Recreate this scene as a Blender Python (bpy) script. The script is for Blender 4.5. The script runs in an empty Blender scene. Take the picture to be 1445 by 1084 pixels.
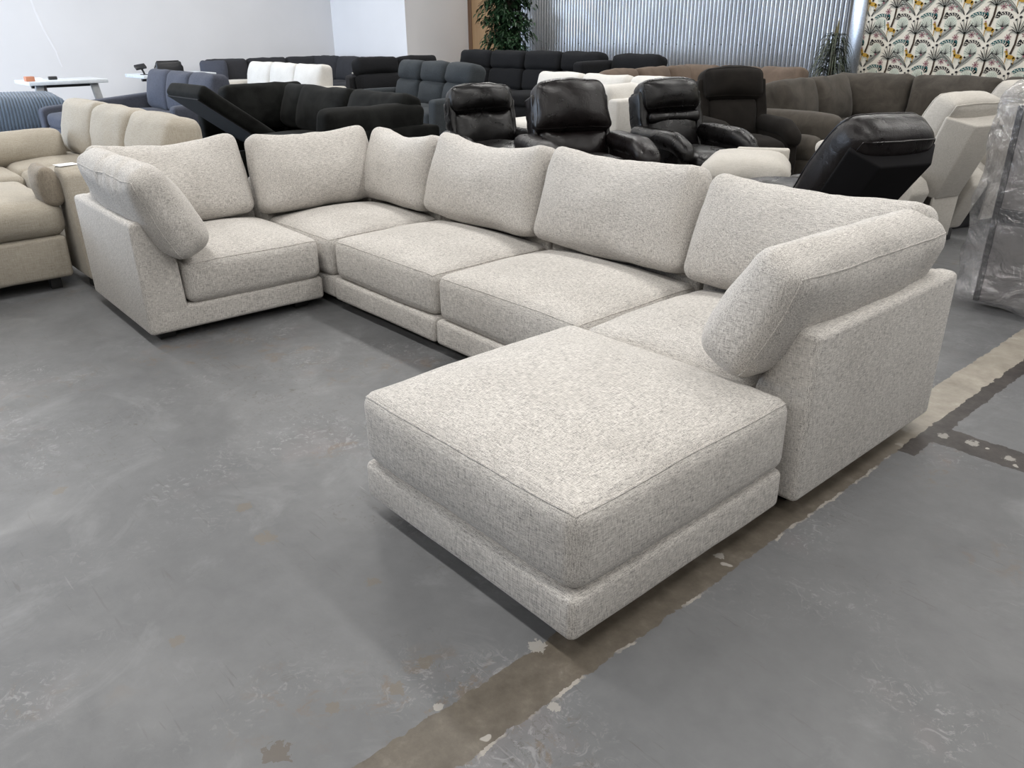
import bpy, bmesh, math, random
from mathutils import Vector, Matrix, noise
R = math.radians
PI = math.pi
random.seed(7)
sc = bpy.context.scene
C = sc.collection

# ------------------------------------------------------------------ camera
def camera():
    f, yaw, pitch, roll = 1121.6, -0.85063, 0.42058, -0.01154
    loc = Vector((1.0206, -1.0752, 1.400))
    fw = Vector((math.sin(yaw) * math.cos(pitch), math.cos(yaw) * math.cos(pitch), -math.sin(pitch)))
    r = Vector((math.cos(yaw), -math.sin(yaw), 0))
    u = r.cross(fw)
    r2 = r * math.cos(roll) + u * math.sin(roll)
    u2 = -r * math.sin(roll) + u * math.cos(roll)
    cd = bpy.data.cameras.new('camera')
    cd.sensor_fit = 'HORIZONTAL'
    cd.sensor_width = 36
    cd.lens = f / 1445 * 36
    cd.clip_end = 200
    co = bpy.data.objects.new('camera', cd)
    m = Matrix((r2, u2, -fw)).transposed().to_4x4()
    m.translation = loc
    co.matrix_world = m
    C.objects.link(co)
    sc.camera = co
camera()

# ------------------------------------------------------------------ world, exposure
sc.view_settings.view_transform = 'Standard'
sc.view_settings.look = 'None'
sc.view_settings.gamma = 1
sc.view_settings.use_curve_mapping = False
sc.view_settings.exposure = 0.0
w = bpy.data.worlds.new('sky')
sc.world = w
w.use_nodes = True
w.node_tree.nodes['Background'].inputs[0].default_value = (0.62, 0.78, 1.0, 1)
w.node_tree.nodes['Background'].inputs[1].default_value = 1.6

def area(name, loc, rot, sx, sy, power, col):
    l = bpy.data.lights.new(name, 'AREA')
    l.shape = 'RECTANGLE'
    l.size, l.size_y = sx, sy
    l.energy = power
    l.color = col
    o = bpy.data.objects.new(name, l)
    o.location = loc
    o.rotation_euler = rot
    C.objects.link(o)
    return o
# daylight entering through the shopfront windows (front wall, left of the camera)
area('daylight', (-13.5, -5.85, 1.75), (R(90), 0, R(0)), 4.3, 2.7, 1000, (0.66, 0.80, 1.0))
FIX_POWER = 52

# ------------------------------------------------------------------ materials
def newmat(name):
    m = bpy.data.materials.new(name)
    m.use_nodes = True
    nt = m.node_tree
    return m, nt, nt.nodes['Principled BSDF']
def N(nt, t, **kw):
    n = nt.nodes.new(t)
    for k, v in kw.items():
        if k in n.inputs: n.inputs[k].default_value = v
        else: setattr(n, k, v)
    return n
def c4(c): return (c[0], c[1], c[2], 1)
def ramp(nt, pts, interp='LINEAR'):
    r = nt.nodes.new('ShaderNodeValToRGB')
    r.color_ramp.interpolation = interp
    e = r.color_ramp.elements
    while len(e) < len(pts): e.new(0.5)
    for el, (p, c) in zip(e, pts):
        el.position = p
        el.color = c4(c) if not isinstance(c, (int, float)) else (c, c, c, 1)
    return r
def scaled(nt, co, s):
    m = N(nt, 'ShaderNodeMapping')
    m.inputs['Scale'].default_value = s
    nt.links.new(co, m.inputs['Vector'])
    return m.outputs[0]
def mixc(nt, fac, a, b, mode='MIX'):
    m = nt.nodes.new('ShaderNodeMix')
    m.data_type = 'RGBA'
    m.blend_type = mode
    fs = m.inputs[0]
    ins = [i for i in m.inputs if i.type == 'RGBA']
    for s, v in zip([fs] + ins, (fac, a, b)):
        if isinstance(v, (int, float)): s.default_value = v
        elif isinstance(v, tuple): s.default_value = c4(v)
        else: nt.links.new(v, s)
    return [o for o in m.outputs if o.type == 'RGBA'][0]
def math_(nt, op, a, b=None, clamp=False):
    m = nt.nodes.new('ShaderNodeMath')
    m.operation = op
    m.use_clamp = clamp
    for i, v in enumerate((a, b)):
        if v is None: continue
        if isinstance(v, (int, float)): m.inputs[i].default_value = v
        else: nt.links.new(v, m.inputs[i])
    return m.outputs[0]

def fabric(name, base, light=None, dark=None, scale=1.0, contrast=1.0, sheen=0.15, bump=0.25, rough=0.95):
    """woven upholstery: crossing threads with light and dark flecks"""
    m, nt, p = newmat(name)
    light = light or tuple(min(1, c * 1.25) for c in base)
    dark = dark or tuple(c * 0.62 for c in base)
    co = N(nt, 'ShaderNodeTexCoord').outputs['Object']
    acc = None
    for sx_, sy_, sz_ in ((380, 380, 30), (30, 380, 380), (380, 30, 380)):
        a = N(nt, 'ShaderNodeTexNoise', Scale=1.0, Detail=1.5, Roughness=0.55)
        nt.links.new(scaled(nt, co, (sx_ * scale, sy_ * scale, sz_ * scale)), a.inputs['Vector'])
        x = math_(nt, 'MULTIPLY', a.outputs['Fac'], 1 / 3)
        acc = x if acc is None else math_(nt, 'ADD', acc, x)
    s = acc
    big = N(nt, 'ShaderNodeTexNoise', Scale=5.0, Detail=2.0)
    nt.links.new(co, big.inputs['Vector'])
    k = 0.105 / contrast
    rp = ramp(nt, [(0.5 - k, dark), (0.5, base), (0.5 + k, light)])
    nt.links.new(s, rp.inputs[0])
    col = mixc(nt, 0.12, rp.outputs[0], big.outputs['Fac'], 'OVERLAY')
    nt.links.new(col, p.inputs['Base Color'])
    p.inputs['Roughness'].default_value = rough
    p.inputs['Sheen Weight'].default_value = sheen
    p.inputs['Specular IOR Level'].default_value = 0.10
    bp = N(nt, 'ShaderNodeBump', Strength=bump, Distance=0.002)
    nt.links.new(s, bp.inputs['Height'])
    nt.links.new(bp.outputs[0], p.inputs['Normal'])
    return m
def velvet(name, base, var=0.35, sheen=0.4, rough=0.85):
    """plush or suede: large soft nap marks over a fine pile"""
    m, nt, p = newmat(name)
    co = N(nt, 'ShaderNodeTexCoord').outputs['Object']
    big = N(nt, 'ShaderNodeTexNoise', Scale=6.0, Detail=5.0, Roughness=0.6, Distortion=0.6)
    nt.links.new(co, big.inputs['Vector'])
    fine = N(nt, 'ShaderNodeTexNoise', Scale=260.0, Detail=1.0)
    nt.links.new(co, fine.inputs['Vector'])
    s = math_(nt, 'ADD', math_(nt, 'MULTIPLY', big.outputs['Fac'], 0.75), math_(nt, 'MULTIPLY', fine.outputs['Fac'], 0.25))
    rp = ramp(nt, [(0.35, tuple(c * (1 - var) for c in base)), (0.65, tuple(min(1, c * (1 + var)) for c in base))])
    nt.links.new(s, rp.inputs[0])
    nt.links.new(rp.outputs[0], p.inputs['Base Color'])
    p.inputs['Roughness'].default_value = rough
    p.inputs['Sheen Weight'].default_value = sheen
    p.inputs['Specular IOR Level'].default_value = 0.06
    bp = N(nt, 'ShaderNodeBump', Strength=0.2, Distance=0.004)
    nt.links.new(s, bp.inputs['Height'])
    nt.links.new(bp.outputs[0], p.inputs['Normal'])
    return m
def leather(name, base, rough=0.38):
    m, nt, p = newmat(name)
    co = N(nt, 'ShaderNodeTexCoord').outputs['Object']
    v = N(nt, 'ShaderNodeTexVoronoi', Scale=190.0)
    nt.links.new(co, v.inputs['Vector'])
    cr = N(nt, 'ShaderNodeTexNoise', Scale=9.0, Detail=4.0, Distortion=1.2)
    nt.links.new(co, cr.inputs['Vector'])
    rp = ramp(nt, [(0.3, tuple(c * 0.75 for c in base)), (0.7, tuple(c * 1.3 for c in base))])
    nt.links.new(cr.outputs['Fac'], rp.inputs[0])
    nt.links.new(rp.outputs[0], p.inputs['Base Color'])
    rr = ramp(nt, [(0.3, rough - 0.07), (0.7, rough + 0.10)])
    nt.links.new(cr.outputs['Fac'], rr.inputs[0])
    nt.links.new(rr.outputs[0], p.inputs['Roughness'])
    p.inputs['Specular IOR Level'].default_value = 0.32
    h = math_(nt, 'ADD', math_(nt, 'MULTIPLY', v.outputs['Distance'], 0.12), cr.outputs['Fac'])
    bp = N(nt, 'ShaderNodeBump', Strength=0.35, Distance=0.012)
    nt.links.new(h, bp.inputs['Height'])
    nt.links.new(bp.outputs[0], p.inputs['Normal'])
    return m
def plain(name, col, rough=0.6, metal=0.0, var=0.08, vs=12.0, spec=0.5):
    m, nt, p = newmat(name)
    co = N(nt, 'ShaderNodeTexCoord').outputs['Object']
    n = N(nt, 'ShaderNodeTexNoise', Scale=vs, Detail=3.0)
    nt.links.new(co, n.inputs['Vector'])
    rp = ramp(nt, [(0.3, tuple(c * (1 - var) for c in col)), (0.7, tuple(min(1, c * (1 + var)) for c in col))])
    nt.links.new(n.outputs['Fac'], rp.inputs[0])
    nt.links.new(rp.outputs[0], p.inputs['Base Color'])
    p.inputs['Roughness'].default_value = rough
    p.inputs['Metallic'].default_value = metal
    p.inputs['Specular IOR Level'].default_value = spec
    return m
def wood(name, a, b):
    m, nt, p = newmat(name)
    co = N(nt, 'ShaderNodeTexCoord').outputs['Object']
    n = N(nt, 'ShaderNodeTexNoise', Scale=1.0, Detail=5.0, Roughness=0.6, Distortion=0.8)
    nt.links.new(scaled(nt, co, (9, 9, 0.8)), n.inputs['Vector'])
    rp = ramp(nt, [(0.3, a), (0.7, b)])
    nt.links.new(n.outputs['Fac'], rp.inputs[0])
    nt.links.new(rp.outputs[0], p.inputs['Base Color'])
    p.inputs['Roughness'].default_value = 0.5
    return m
def emit(name, col, s):
    m, nt, p = newmat(name)
    p.inputs['Base Color'].default_value = c4(col)
    p.inputs['Emission Color'].default_value = c4(col)
    p.inputs['Emission Strength'].default_value = s
    return m

M = {}
M['main'] = fabric('oatmeal_weave', (0.49, 0.464, 0.432), (0.70, 0.672, 0.635), (0.20, 0.192, 0.187), 1.5, 0.95)
M['beige'] = fabric('beige_weave', (0.37, 0.335, 0.28), (0.44, 0.405, 0.345), (0.28, 0.25, 0.20), 0.8, 0.7)
M['beigedark'] = fabric('dark_beige_weave', (0.25, 0.215, 0.17), None, None, 0.8, 0.7)
M['white'] = fabric('white_weave', (0.57, 0.55, 0.515), (0.63, 0.61, 0.58), (0.46, 0.44, 0.41), 0.8, 0.6)
M['cream'] = fabric('cream_weave', (0.46, 0.435, 0.395), (0.54, 0.51, 0.47), (0.36, 0.335, 0.30), 0.8, 0.6)
M['black'] = velvet('black_plush', (0.0085, 0.0090, 0.0084), 0.5, 0.03)
M['lining'] = plain('black_lining', (0.006, 0.006, 0.006), 0.9)
M['denim'] = fabric('slate_blue_weave', (0.062, 0.067, 0.086), (0.088, 0.094, 0.118), (0.040, 0.043, 0.055), 0.8, 0.7, 0.05)
M['cord'] = fabric('blue_corduroy', (0.10, 0.135, 0.185), None, None, 0.8, 0.7, 0.3)
M['grey'] = fabric('dark_grey_weave', (0.036, 0.0365, 0.041), None, None, 0.8, 0.7, 0.04)
M['charcoal'] = fabric('charcoal_weave', (0.038, 0.043, 0.047), None, None, 0.8, 0.7, 0.04)
M['graphite'] = fabric('graphite_weave', (0.0130, 0.0134, 0.0148), None, None, 0.8, 0.7, 0.02)
M['brown'] = velvet('tan_suede', (0.120, 0.090, 0.070), 0.18, 0.08)
M['taupe'] = velvet('grey_brown_plush', (0.060, 0.053, 0.045), 0.30, 0.08)
M['umber'] = velvet('dark_brown_suede', (0.0135, 0.0118, 0.0104), 0.30, 0.03)
M['leather'] = leather('black_leather', (0.0042, 0.0037, 0.0039), 0.30)
M['brownleather'] = leather('espresso_leather', (0.0062, 0.0045, 0.0047), 0.32)
M['shell'] = plain('black_back_cloth', (0.0055, 0.0052, 0.006), 0.85, spec=0.15)
M['foot'] = plain('black_foot', (0.012, 0.012, 0.012), 0.5)
M['steel'] = plain('brushed_grey_metal', (0.36, 0.37, 0.38), 0.4, 0.6)
M['desktop'] = plain('pale_desktop', (0.62, 0.66, 0.70), 0.35)
M['darkpl'] = plain('black_plastic', (0.015, 0.015, 0.017), 0.4)
M['paper'] = plain('white_paper', (0.85, 0.85, 0.86), 0.7, var=0.02)
M['orange'] = plain('orange_brown_card', (0.50, 0.20, 0.11), 0.6)
M['leaf'] = plain('dark_green_leaf', (0.020, 0.048, 0.020), 0.42, var=0.6, vs=6)
M['leaf2'] = plain('olive_green_leaf', (0.024, 0.034, 0.018), 0.45, var=0.5, vs=6)
M['leafdry'] = plain('dry_leaf', (0.16, 0.14, 0.07), 0.6)
M['bark'] = plain('plant_stem', (0.06, 0.045, 0.03), 0.8)
M['pot'] = plain('plant_pot', (0.05, 0.05, 0.05), 0.5)
M['wall'] = plain('white_wall_paint', (0.74, 0.735, 0.745), 0.7, var=0.02, vs=1.2, spec=0.3)
M['ceil'] = plain('grey_ceiling_paint', (0.36, 0.36, 0.36), 0.8, var=0.02)
M['darkwall'] = plain('dark_grey_wall_paint', (0.10, 0.10, 0.105), 0.8, var=0.03, vs=1.2, spec=0.2)
M['wood'] = wood('brown_wood_panel', (0.27, 0.16, 0.075), (0.36, 0.225, 0.115))
M['wooddark'] = wood('dark_wood_edge', (0.12, 0.062, 0.03), (0.17, 0.09, 0.045))
M['tube'] = emit('lamp_diffuser', (1.0, 0.97, 0.92), 3.0)
M['panelgrey'] = plain('grey_upholstered_panel', (0.20, 0.19, 0.185), 0.8)
M['fold'] = plain('wall_repair_streak', (0.80, 0.80, 0.82), 0.6, var=0.02)

def galvanised():
    m, nt, p = newmat('galvanised_steel')
    co = N(nt, 'ShaderNodeTexCoord').outputs['Object']
    v = N(nt, 'ShaderNodeTexVoronoi', Scale=60.0)
    nt.links.new(co, v.inputs['Vector'])
    n = N(nt, 'ShaderNodeTexNoise', Scale=1.5, Detail=4.0)
    nt.links.new(co, n.inputs['Vector'])
    s = math_(nt, 'ADD', math_(nt, 'MULTIPLY', v.outputs['Distance'], 0.4), math_(nt, 'MULTIPLY', n.outputs['Fac'], 0.6))
    rp = ramp(nt, [(0.2, (0.40, 0.415, 0.44)), (0.7, (0.62, 0.635, 0.66))])
    nt.links.new(s, rp.inputs[0])
    nt.links.new(rp.outputs[0], p.inputs['Base Color'])
    p.inputs['Metallic'].default_value = 0.85
    p.inputs['Roughness'].default_value = 0.28
    return m
M['metal'] = galvanised()

def plastic_film():
    m, nt, p = newmat('clear_plastic_wrap')
    co = N(nt, 'ShaderNodeTexCoord').outputs['Object']
    n = N(nt, 'ShaderNodeTexNoise', Scale=5.0, Detail=4.0, Distortion=3.0)
    nt.links.new(co, n.inputs['Vector'])
    bp = N(nt, 'ShaderNodeBump', Strength=1.0, Distance=0.06)
    nt.links.new(n.outputs['Fac'], bp.inputs['Height'])
    tr = N(nt, 'ShaderNodeBsdfTransparent')
    tr.inputs[0].default_value = (0.93, 0.93, 0.94, 1)
    df = N(nt, 'ShaderNodeBsdfDiffuse')
    df.inputs[0].default_value = (0.80, 0.80, 0.82, 1)
    gl = N(nt, 'ShaderNodeBsdfGlossy')
    gl.inputs['Roughness'].default_value = 0.09
    for x in (df, gl): nt.links.new(bp.outputs[0], x.inputs['Normal'])
    a = N(nt, 'ShaderNodeMixShader')
    a.inputs[0].default_value = 0.10
    nt.links.new(tr.outputs[0], a.inputs[1]); nt.links.new(df.outputs[0], a.inputs[2])
    lw = N(nt, 'ShaderNodeLayerWeight', Blend=0.35)
    nt.links.new(bp.outputs[0], lw.inputs['Normal'])
    fr = math_(nt, 'ADD', math_(nt, 'MULTIPLY', lw.outputs['Facing'], 0.35), 0.05, True)
    b = N(nt, 'ShaderNodeMixShader')
    nt.links.new(fr, b.inputs[0])
    nt.links.new(a.outputs[0], b.inputs[1]); nt.links.new(gl.outputs[0], b.inputs[2])
    nt.links.new(b.outputs[0], nt.nodes['Material Output'].inputs['Surface'])
    return m
M['film'] = plastic_film()

def glass_mat():
    m, nt, p = newmat('window_glass')
    p.inputs['Transmission Weight'].default_value = 1.0
    p.inputs['Roughness'].default_value = 0.0
    p.inputs['IOR'].default_value = 1.1
    n = N(nt, 'ShaderNodeTexNoise', Scale=2.0)
    rp = ramp(nt, [(0, (0.93, 0.96, 0.97)), (1, (0.97, 0.98, 0.99))])
    nt.links.new(n.outputs['Fac'], rp.inputs[0])
    nt.links.new(rp.outputs[0], p.inputs['Base Color'])
    return m
M['glass'] = glass_mat()

BR, WH, TN = (0.085, 0.068, 0.052), (0.31, 0.295, 0.27), (0.13, 0.112, 0.09)
SPOTS = [(-0.235, -0.648, 0.030, BR), (-0.098, -0.023, 0.022, WH), (-0.107, -0.322, 0.012, WH), (-0.011, 0.620, 0.014, WH), (0.070, -0.126, 0.013, WH), (-0.214, -0.359, 0.020, TN), (-0.238, -0.261, 0.022, TN), (-0.587, -0.190, 0.020, TN), (-0.983, -0.315, 0.030, TN), (-1.195, -0.287, 0.025, TN), (-1.711, -0.703, 0.022, TN), (-0.718, -0.681, 0.020, TN), (-0.262, -0.500, 0.016, TN), (0.111, 1.851, 0.018, WH), (0.207, 1.873, 0.020, WH), (0.339, 1.847, 0.018, WH)]
def floor_mat():
    """worn grey painted concrete; bare joint strip, tar lines, stains and scuffs"""
    m, nt, p = newmat('painted_concrete')
    co = N(nt, 'ShaderNodeTexCoord').outputs['Object']
    sp = N(nt, 'ShaderNodeSeparateXYZ')
    nt.links.new(co, sp.inputs[0])
    X, Y = sp.outputs['X'], sp.outputs['Y']
    def nz(scale, detail=4.0, rough=0.55, dist=0.0, vec=None):
        n = N(nt, 'ShaderNodeTexNoise', Scale=scale, Detail=detail, Roughness=rough, Distortion=dist)
        nt.links.new(vec if vec else co, n.inputs['Vector'])
        return n.outputs['Fac']
    def step(v, lo, hi):
        r = ramp(nt, [(lo, 0.0), (hi, 1.0)])
        nt.links.new(v, r.inputs[0])
        return r.outputs[0]
    base = ramp(nt, [(0.30, (0.098, 0.100, 0.104)), (0.5, (0.124, 0.126, 0.130)), (0.72, (0.155, 0.157, 0.161))])
    nt.links.new(math_(nt, 'ADD', math_(nt, 'MULTIPLY', nz(1.3, 5.0, 0.6, 0.8), 0.65), math_(nt, 'MULTIPLY', nz(14.0, 5.0, 0.65), 0.35)), base.inputs[0])
    col = base.outputs[0]
    # pale rubbed areas
    col = mixc(nt, math_(nt, 'MULTIPLY', step(nz(2.1, 6.0, 0.7, 1.0), 0.54, 0.70), 0.5), col, (0.22, 0.223, 0.228))
    # brown wear patches
    m1 = math_(nt, 'MULTIPLY', step(nz(0.9, 2.0), 0.54, 0.62), step(nz(11.0, 6.0, 0.75, 0.6), 0.54, 0.62))
    col = mixc(nt, math_(nt, 'MULTIPLY', m1, 0.75), col, (0.135, 0.105, 0.08))
    # reddish ghosting
    col = mixc(nt, math_(nt, 'MULTIPLY', step(nz(1.7, 3.0, 0.6), 0.58, 0.7), 0.18), col, (0.24, 0.18, 0.175))
    # clustered dark specks and pale scuff fans
    cl = step(nz(1.15, 3.0, 0.6, 0.4), 0.50, 0.62)
    col = mixc(nt, math_(nt, 'MULTIPLY', math_(nt, 'MULTIPLY', step(nz(34.0, 4.0, 0.7, 1.5), 0.585, 0.64), cl), 0.75), col, (0.085, 0.078, 0.07))
    col = mixc(nt, math_(nt, 'MULTIPLY', math_(nt, 'MULTIPLY', step(nz(22.0, 6.0, 0.75, 2.0), 0.54, 0.62), step(nz(1.6, 2.0), 0.50, 0.62)), 0.6), col, (0.27, 0.27, 0.272))
    # fine dark scratches in two directions
    for ang, th in ((0.5, 0.655), (-0.9, 0.66), (1.35, 0.668)):
        mp = N(nt, 'ShaderNodeMapping')
        mp.inputs['Rotation'].default_value = (0, 0, ang)
        mp.inputs['Scale'].default_value = (5, 75, 1)
        nt.links.new(co, mp.inputs['Vector'])
        s = step(nz(1.0, 3.0, 0.6, 0.5, mp.outputs[0]), th, th + 0.04)
        s = math_(nt, 'MULTIPLY', s, step(nz(2.6, 2.0), 0.47, 0.6))
        col = mixc(nt, math_(nt, 'MULTIPLY', s, 0.45), col, (0.075, 0.07, 0.066))
    for ang, th in ((0.15, 0.66), (2.3, 0.66)):
        mp = N(nt, 'ShaderNodeMapping')
        mp.inputs['Rotation'].default_value = (0, 0, ang)
        mp.inputs['Scale'].default_value = (4, 70, 1)
        nt.links.new(co, mp.inputs['Vector'])
        s = step(nz(1.0, 3.0, 0.6, 0.5, mp.outputs[0]), th, th + 0.05)
        s = math_(nt, 'MULTIPLY', s, step(nz(2.2, 2.0), 0.52, 0.62))
        col = mixc(nt, math_(nt, 'MULTIPLY', s, 0.3), col, (0.28, 0.28, 0.28))
    wob = math_(nt, 'MULTIPLY', math_(nt, 'SUBTRACT', nz(9.0, 5.0, 0.65), 0.5), 0.045)
    wob2 = math_(nt, 'MULTIPLY', math_(nt, 'SUBTRACT', nz(30.0, 4.0, 0.6), 0.5), 0.02)
    Xw = math_(nt, 'ADD', X, math_(nt, 'ADD', wob, wob2))
    Yw = math_(nt, 'ADD', Y, math_(nt, 'ADD', wob, wob2))
    def band(v, a, b):
        return math_(nt, 'MULTIPLY', math_(nt, 'GREATER_THAN', v, a), math_(nt, 'LESS_THAN', v, b))
    # bare concrete joint strip
    strip = band(Xw, -0.095, 0.052)
    strip_shaded = ramp(nt, [(0.3, (0.070, 0.058, 0.044)), (0.55, (0.112, 0.095, 0.075)), (0.75, (0.17, 0.15, 0.125))])
    nt.links.new(nz(12.0, 6.0, 0.7), strip_shaded.inputs[0])
    strip_sunlit = ramp(nt, [(0.3, (0.22, 0.195, 0.16)), (0.6, (0.32, 0.29, 0.245)), (0.75, (0.42, 0.39, 0.34))])
    nt.links.new(nz(10.0, 6.0, 0.7), strip_sunlit.inputs[0])
    yr = N(nt, 'ShaderNodeMapRange')
    yr.inputs['From Min'].default_value = 1.5
    yr.inputs['From Max'].default_value = 2.0
    nt.links.new(Y, yr.inputs['Value'])
    scol = mixc(nt, yr.outputs[0], strip_shaded.outputs[0], strip_sunlit.outputs[0])  # sunlight past the sofa is painted in: strip turns paler out of shadow
    col = mixc(nt, strip, col, scol)
    # chipped pale paint edge along the strip
    edge = math_(nt, 'MULTIPLY', band(Xw, 0.050, 0.059), step(nz(7.0, 4.0), 0.5, 0.56))
    col = mixc(nt, edge, col, (0.30, 0.28, 0.25))
    # black tar beside and across the strip
    tar1 = math_(nt, 'MULTIPLY', band(Xw, 0.050, 0.108), math_(nt, 'GREATER_THAN', Yw, 1.62))
    tar2 = math_(nt, 'MULTIPLY', band(Yw, 1.775, 1.925), math_(nt, 'GREATER_THAN', Xw, 0.05))
    tar = math_(nt, 'MAXIMUM', tar1, tar2)
    tcol = ramp(nt, [(0.3, (0.022, 0.018, 0.017)), (0.6, (0.052, 0.044, 0.040))])
    nt.links.new(nz(16.0, 5.0, 0.7), tcol.inputs[0])
    col = mixc(nt, tar, col, tcol.outputs[0])
    # plaster flecks in the tar and near the strip
    chips = math_(nt, 'MULTIPLY', step(nz(13.0, 2.0, 0.5), 0.665, 0.68), math_(nt, 'MAXIMUM', tar2, math_(nt, 'MULTIPLY', band(Xw, -0.15, 0.05), step(nz(2.3, 1.0), 0.56, 0.6))))
    col = mixc(nt, chips, col, (0.33, 0.31, 0.28))
    # single stains and chips with a place of their own
    for sx_, sy_, ra, c_ in SPOTS:
        dx, dy = math_(nt, 'SUBTRACT', X, sx_), math_(nt, 'SUBTRACT', Y, sy_)
        d = math_(nt, 'SQRT', math_(nt, 'ADD', math_(nt, 'MULTIPLY', dx, dx), math_(nt, 'MULTIPLY', dy, dy)))
        d = math_(nt, 'ADD', d, math_(nt, 'MULTIPLY', math_(nt, 'SUBTRACT', nz(38.0, 4.0, 0.7, 0.8), 0.5), ra * 3.2))
        inside = math_(nt, 'LESS_THAN', d, ra)
        col = mixc(nt, math_(nt, 'MULTIPLY', inside, 0.8), col, c_)
    nt.links.new(col, p.inputs['Base Color'])
    rr = ramp(nt, [(0.35, 0.36), (0.65, 0.58)])
    nt.links.new(nz(3.0, 6.0, 0.7, 0.5), rr.inputs[0])
    nt.links.new(rr.outputs[0], p.inputs['Roughness'])
    bp = N(nt, 'ShaderNodeBump', Strength=0.12, Distance=0.004)
    nt.links.new(nz(40.0, 5.0, 0.6), bp.inputs['Height'])
    nt.links.new(bp.outputs[0], p.inputs['Normal'])
    return m
M['floor'] = floor_mat()

# ------------------------------------------------------------------ mesh helpers
class MB:
    def __init__(s): s.v, s.f, s.mi = [], [], []
    def add(s, vf, mat=None, mi=0):
        v, f = vf
        o = len(s.v)
        s.v += [(mat @ Vector(p)) if mat else Vector(p) for p in v]
        s.f += [[i + o for i in q] for q in f]
        s.mi += [mi] * len(f)
        return s
    def build(s, name, mat, parent=None, sharp=42):
        me = bpy.data.meshes.new(name)
        me.from_pydata([tuple(p) for p in s.v], [], s.f)
        for m in (mat if isinstance(mat, (list, tuple)) else [mat]): me.materials.append(m)
        me.polygons.foreach_set('material_index', s.mi)
        bm = bmesh.new(); bm.from_mesh(me)
        bmesh.ops.recalc_face_normals(bm, faces=bm.faces)
        bm.to_mesh(me); bm.free()
        me.polygons.foreach_set('use_smooth', [True] * len(me.polygons))
        me.set_sharp_from_angle(angle=R(sharp))
        o = bpy.data.objects.new(name, me)
        C.objects.link(o)
        if parent: o.parent = parent
        return o
def T(x=0, y=0, z=0): return Matrix.Translation((x, y, z))
def RX(a): return Matrix.Rotation(R(a), 4, 'X')
def RY(a): return Matrix.Rotation(R(a), 4, 'Y')
def RZ(a): return Matrix.Rotation(R(a), 4, 'Z')

def sb_map(q, h, r, crown, wr, fr, seed, fn):
    """cube-surface point -> rounded, crowned, slightly creased cushion surface"""
    inner = Vector([max(-(h[i] - r), min(h[i] - r, q[i])) for i in range(3)])
    d = Vector(q) - inner
    if d.length > 1e-9: d = d.normalized() * r
    p = inner + d
    u, v, w_ = p.x / h[0], p.y / h[1], p.z / h[2]
    f = lambda a: max(0.0, 1 - abs(a) ** 2.6)
    p = Vector((p.x + crown[0] * u * f(v) * f(w_), p.y + crown[1] * v * f(u) * f(w_), p.z + crown[2] * w_ * f(u) * f(v)))
    if fn: p = Vector(fn(p, u, v, w_))
    if wr:
        o = Vector((seed * 3.7, seed * 1.9, seed * 5.3))
        p = p + noise.noise_vector(p * fr + o) * wr + noise.noise_vector(p * fr * 2.7 + o) * wr * 0.4
    return p
def axis(h, r, res):
    r = min(r, h * 0.98)
    n = max(2, min(44, int(round(2 * (h - r) / res))))
    mid = [-(h - r) + 2 * (h - r) * i / n for i in range(n + 1)]
    return [-h, -h + r * 0.30, -h + r * 0.62] + mid + [h - r * 0.62, h - r * 0.30, h]
def soft(sx, sy, sz, r=0.04, crown=(0, 0, 0), wr=0.0, fr=6.0, seed=0, fn=None, res=0.05):
    h = (sx / 2, sy / 2, sz / 2)
    r = min(r, min(h) * 0.98)
    A = [axis(h[i], r, res) for i in range(3)]
    idx, vs, fs = {}, [], []
    def vid(q):
        k = (round(q[0], 6), round(q[1], 6), round(q[2], 6))
        if k not in idx:
            idx[k] = len(vs)
            vs.append(sb_map(q, h, r, crown, wr, fr, seed, fn))
        return idx[k]
    for ax in range(3):
        a, b = (ax + 1) % 3, (ax + 2) % 3
        for s in (-1, 1):
            for i in range(len(A[a]) - 1):
                for j in range(len(A[b]) - 1):
                    q = []
                    for (ii, jj) in ((i, j), (i + 1, j), (i + 1, j + 1), (i, j + 1)):
                        t = [0, 0, 0]
                        t[ax] = s * h[ax]; t[a] = A[a][ii]; t[b] = A[b][jj]
                        q.append(vid(t))
                    if len(set(q)) == 4: fs.append(q if s > 0 else q[::-1])
    return vs, fs
def piping(sx, sy, sz, ax=2, side=1, rad=0.0045, r=0.04, crown=(0, 0, 0), wr=0.0, fr=6.0, seed=0, fn=None):
    """welt cord round one rim of the same cushion surface"""
    h = (sx / 2, sy / 2, sz / 2)
    r = min(r, min(h) * 0.98)
    a, b = (ax + 1) % 3, (ax + 2) % 3
    pts = []
    def edge(fa, ta, n=22):
        for i in range(n):
            t = i / n
            q = [0, 0, 0]
            q[ax] = side * h[ax]
            q[a] = (fa[0] + (ta[0] - fa[0]) * t) * h[a]
            q[b] = (fa[1] + (ta[1] - fa[1]) * t) * h[b]
            pts.append(sb_map(q, h, r, crown, wr, fr, seed, fn))
    cs = [(-1, -1), (1, -1), (1, 1), (-1, 1)]
    for i in range(4): edge(cs[i], cs[(i + 1) % 4])
    return tube(pts, rad, 5, True)
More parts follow.
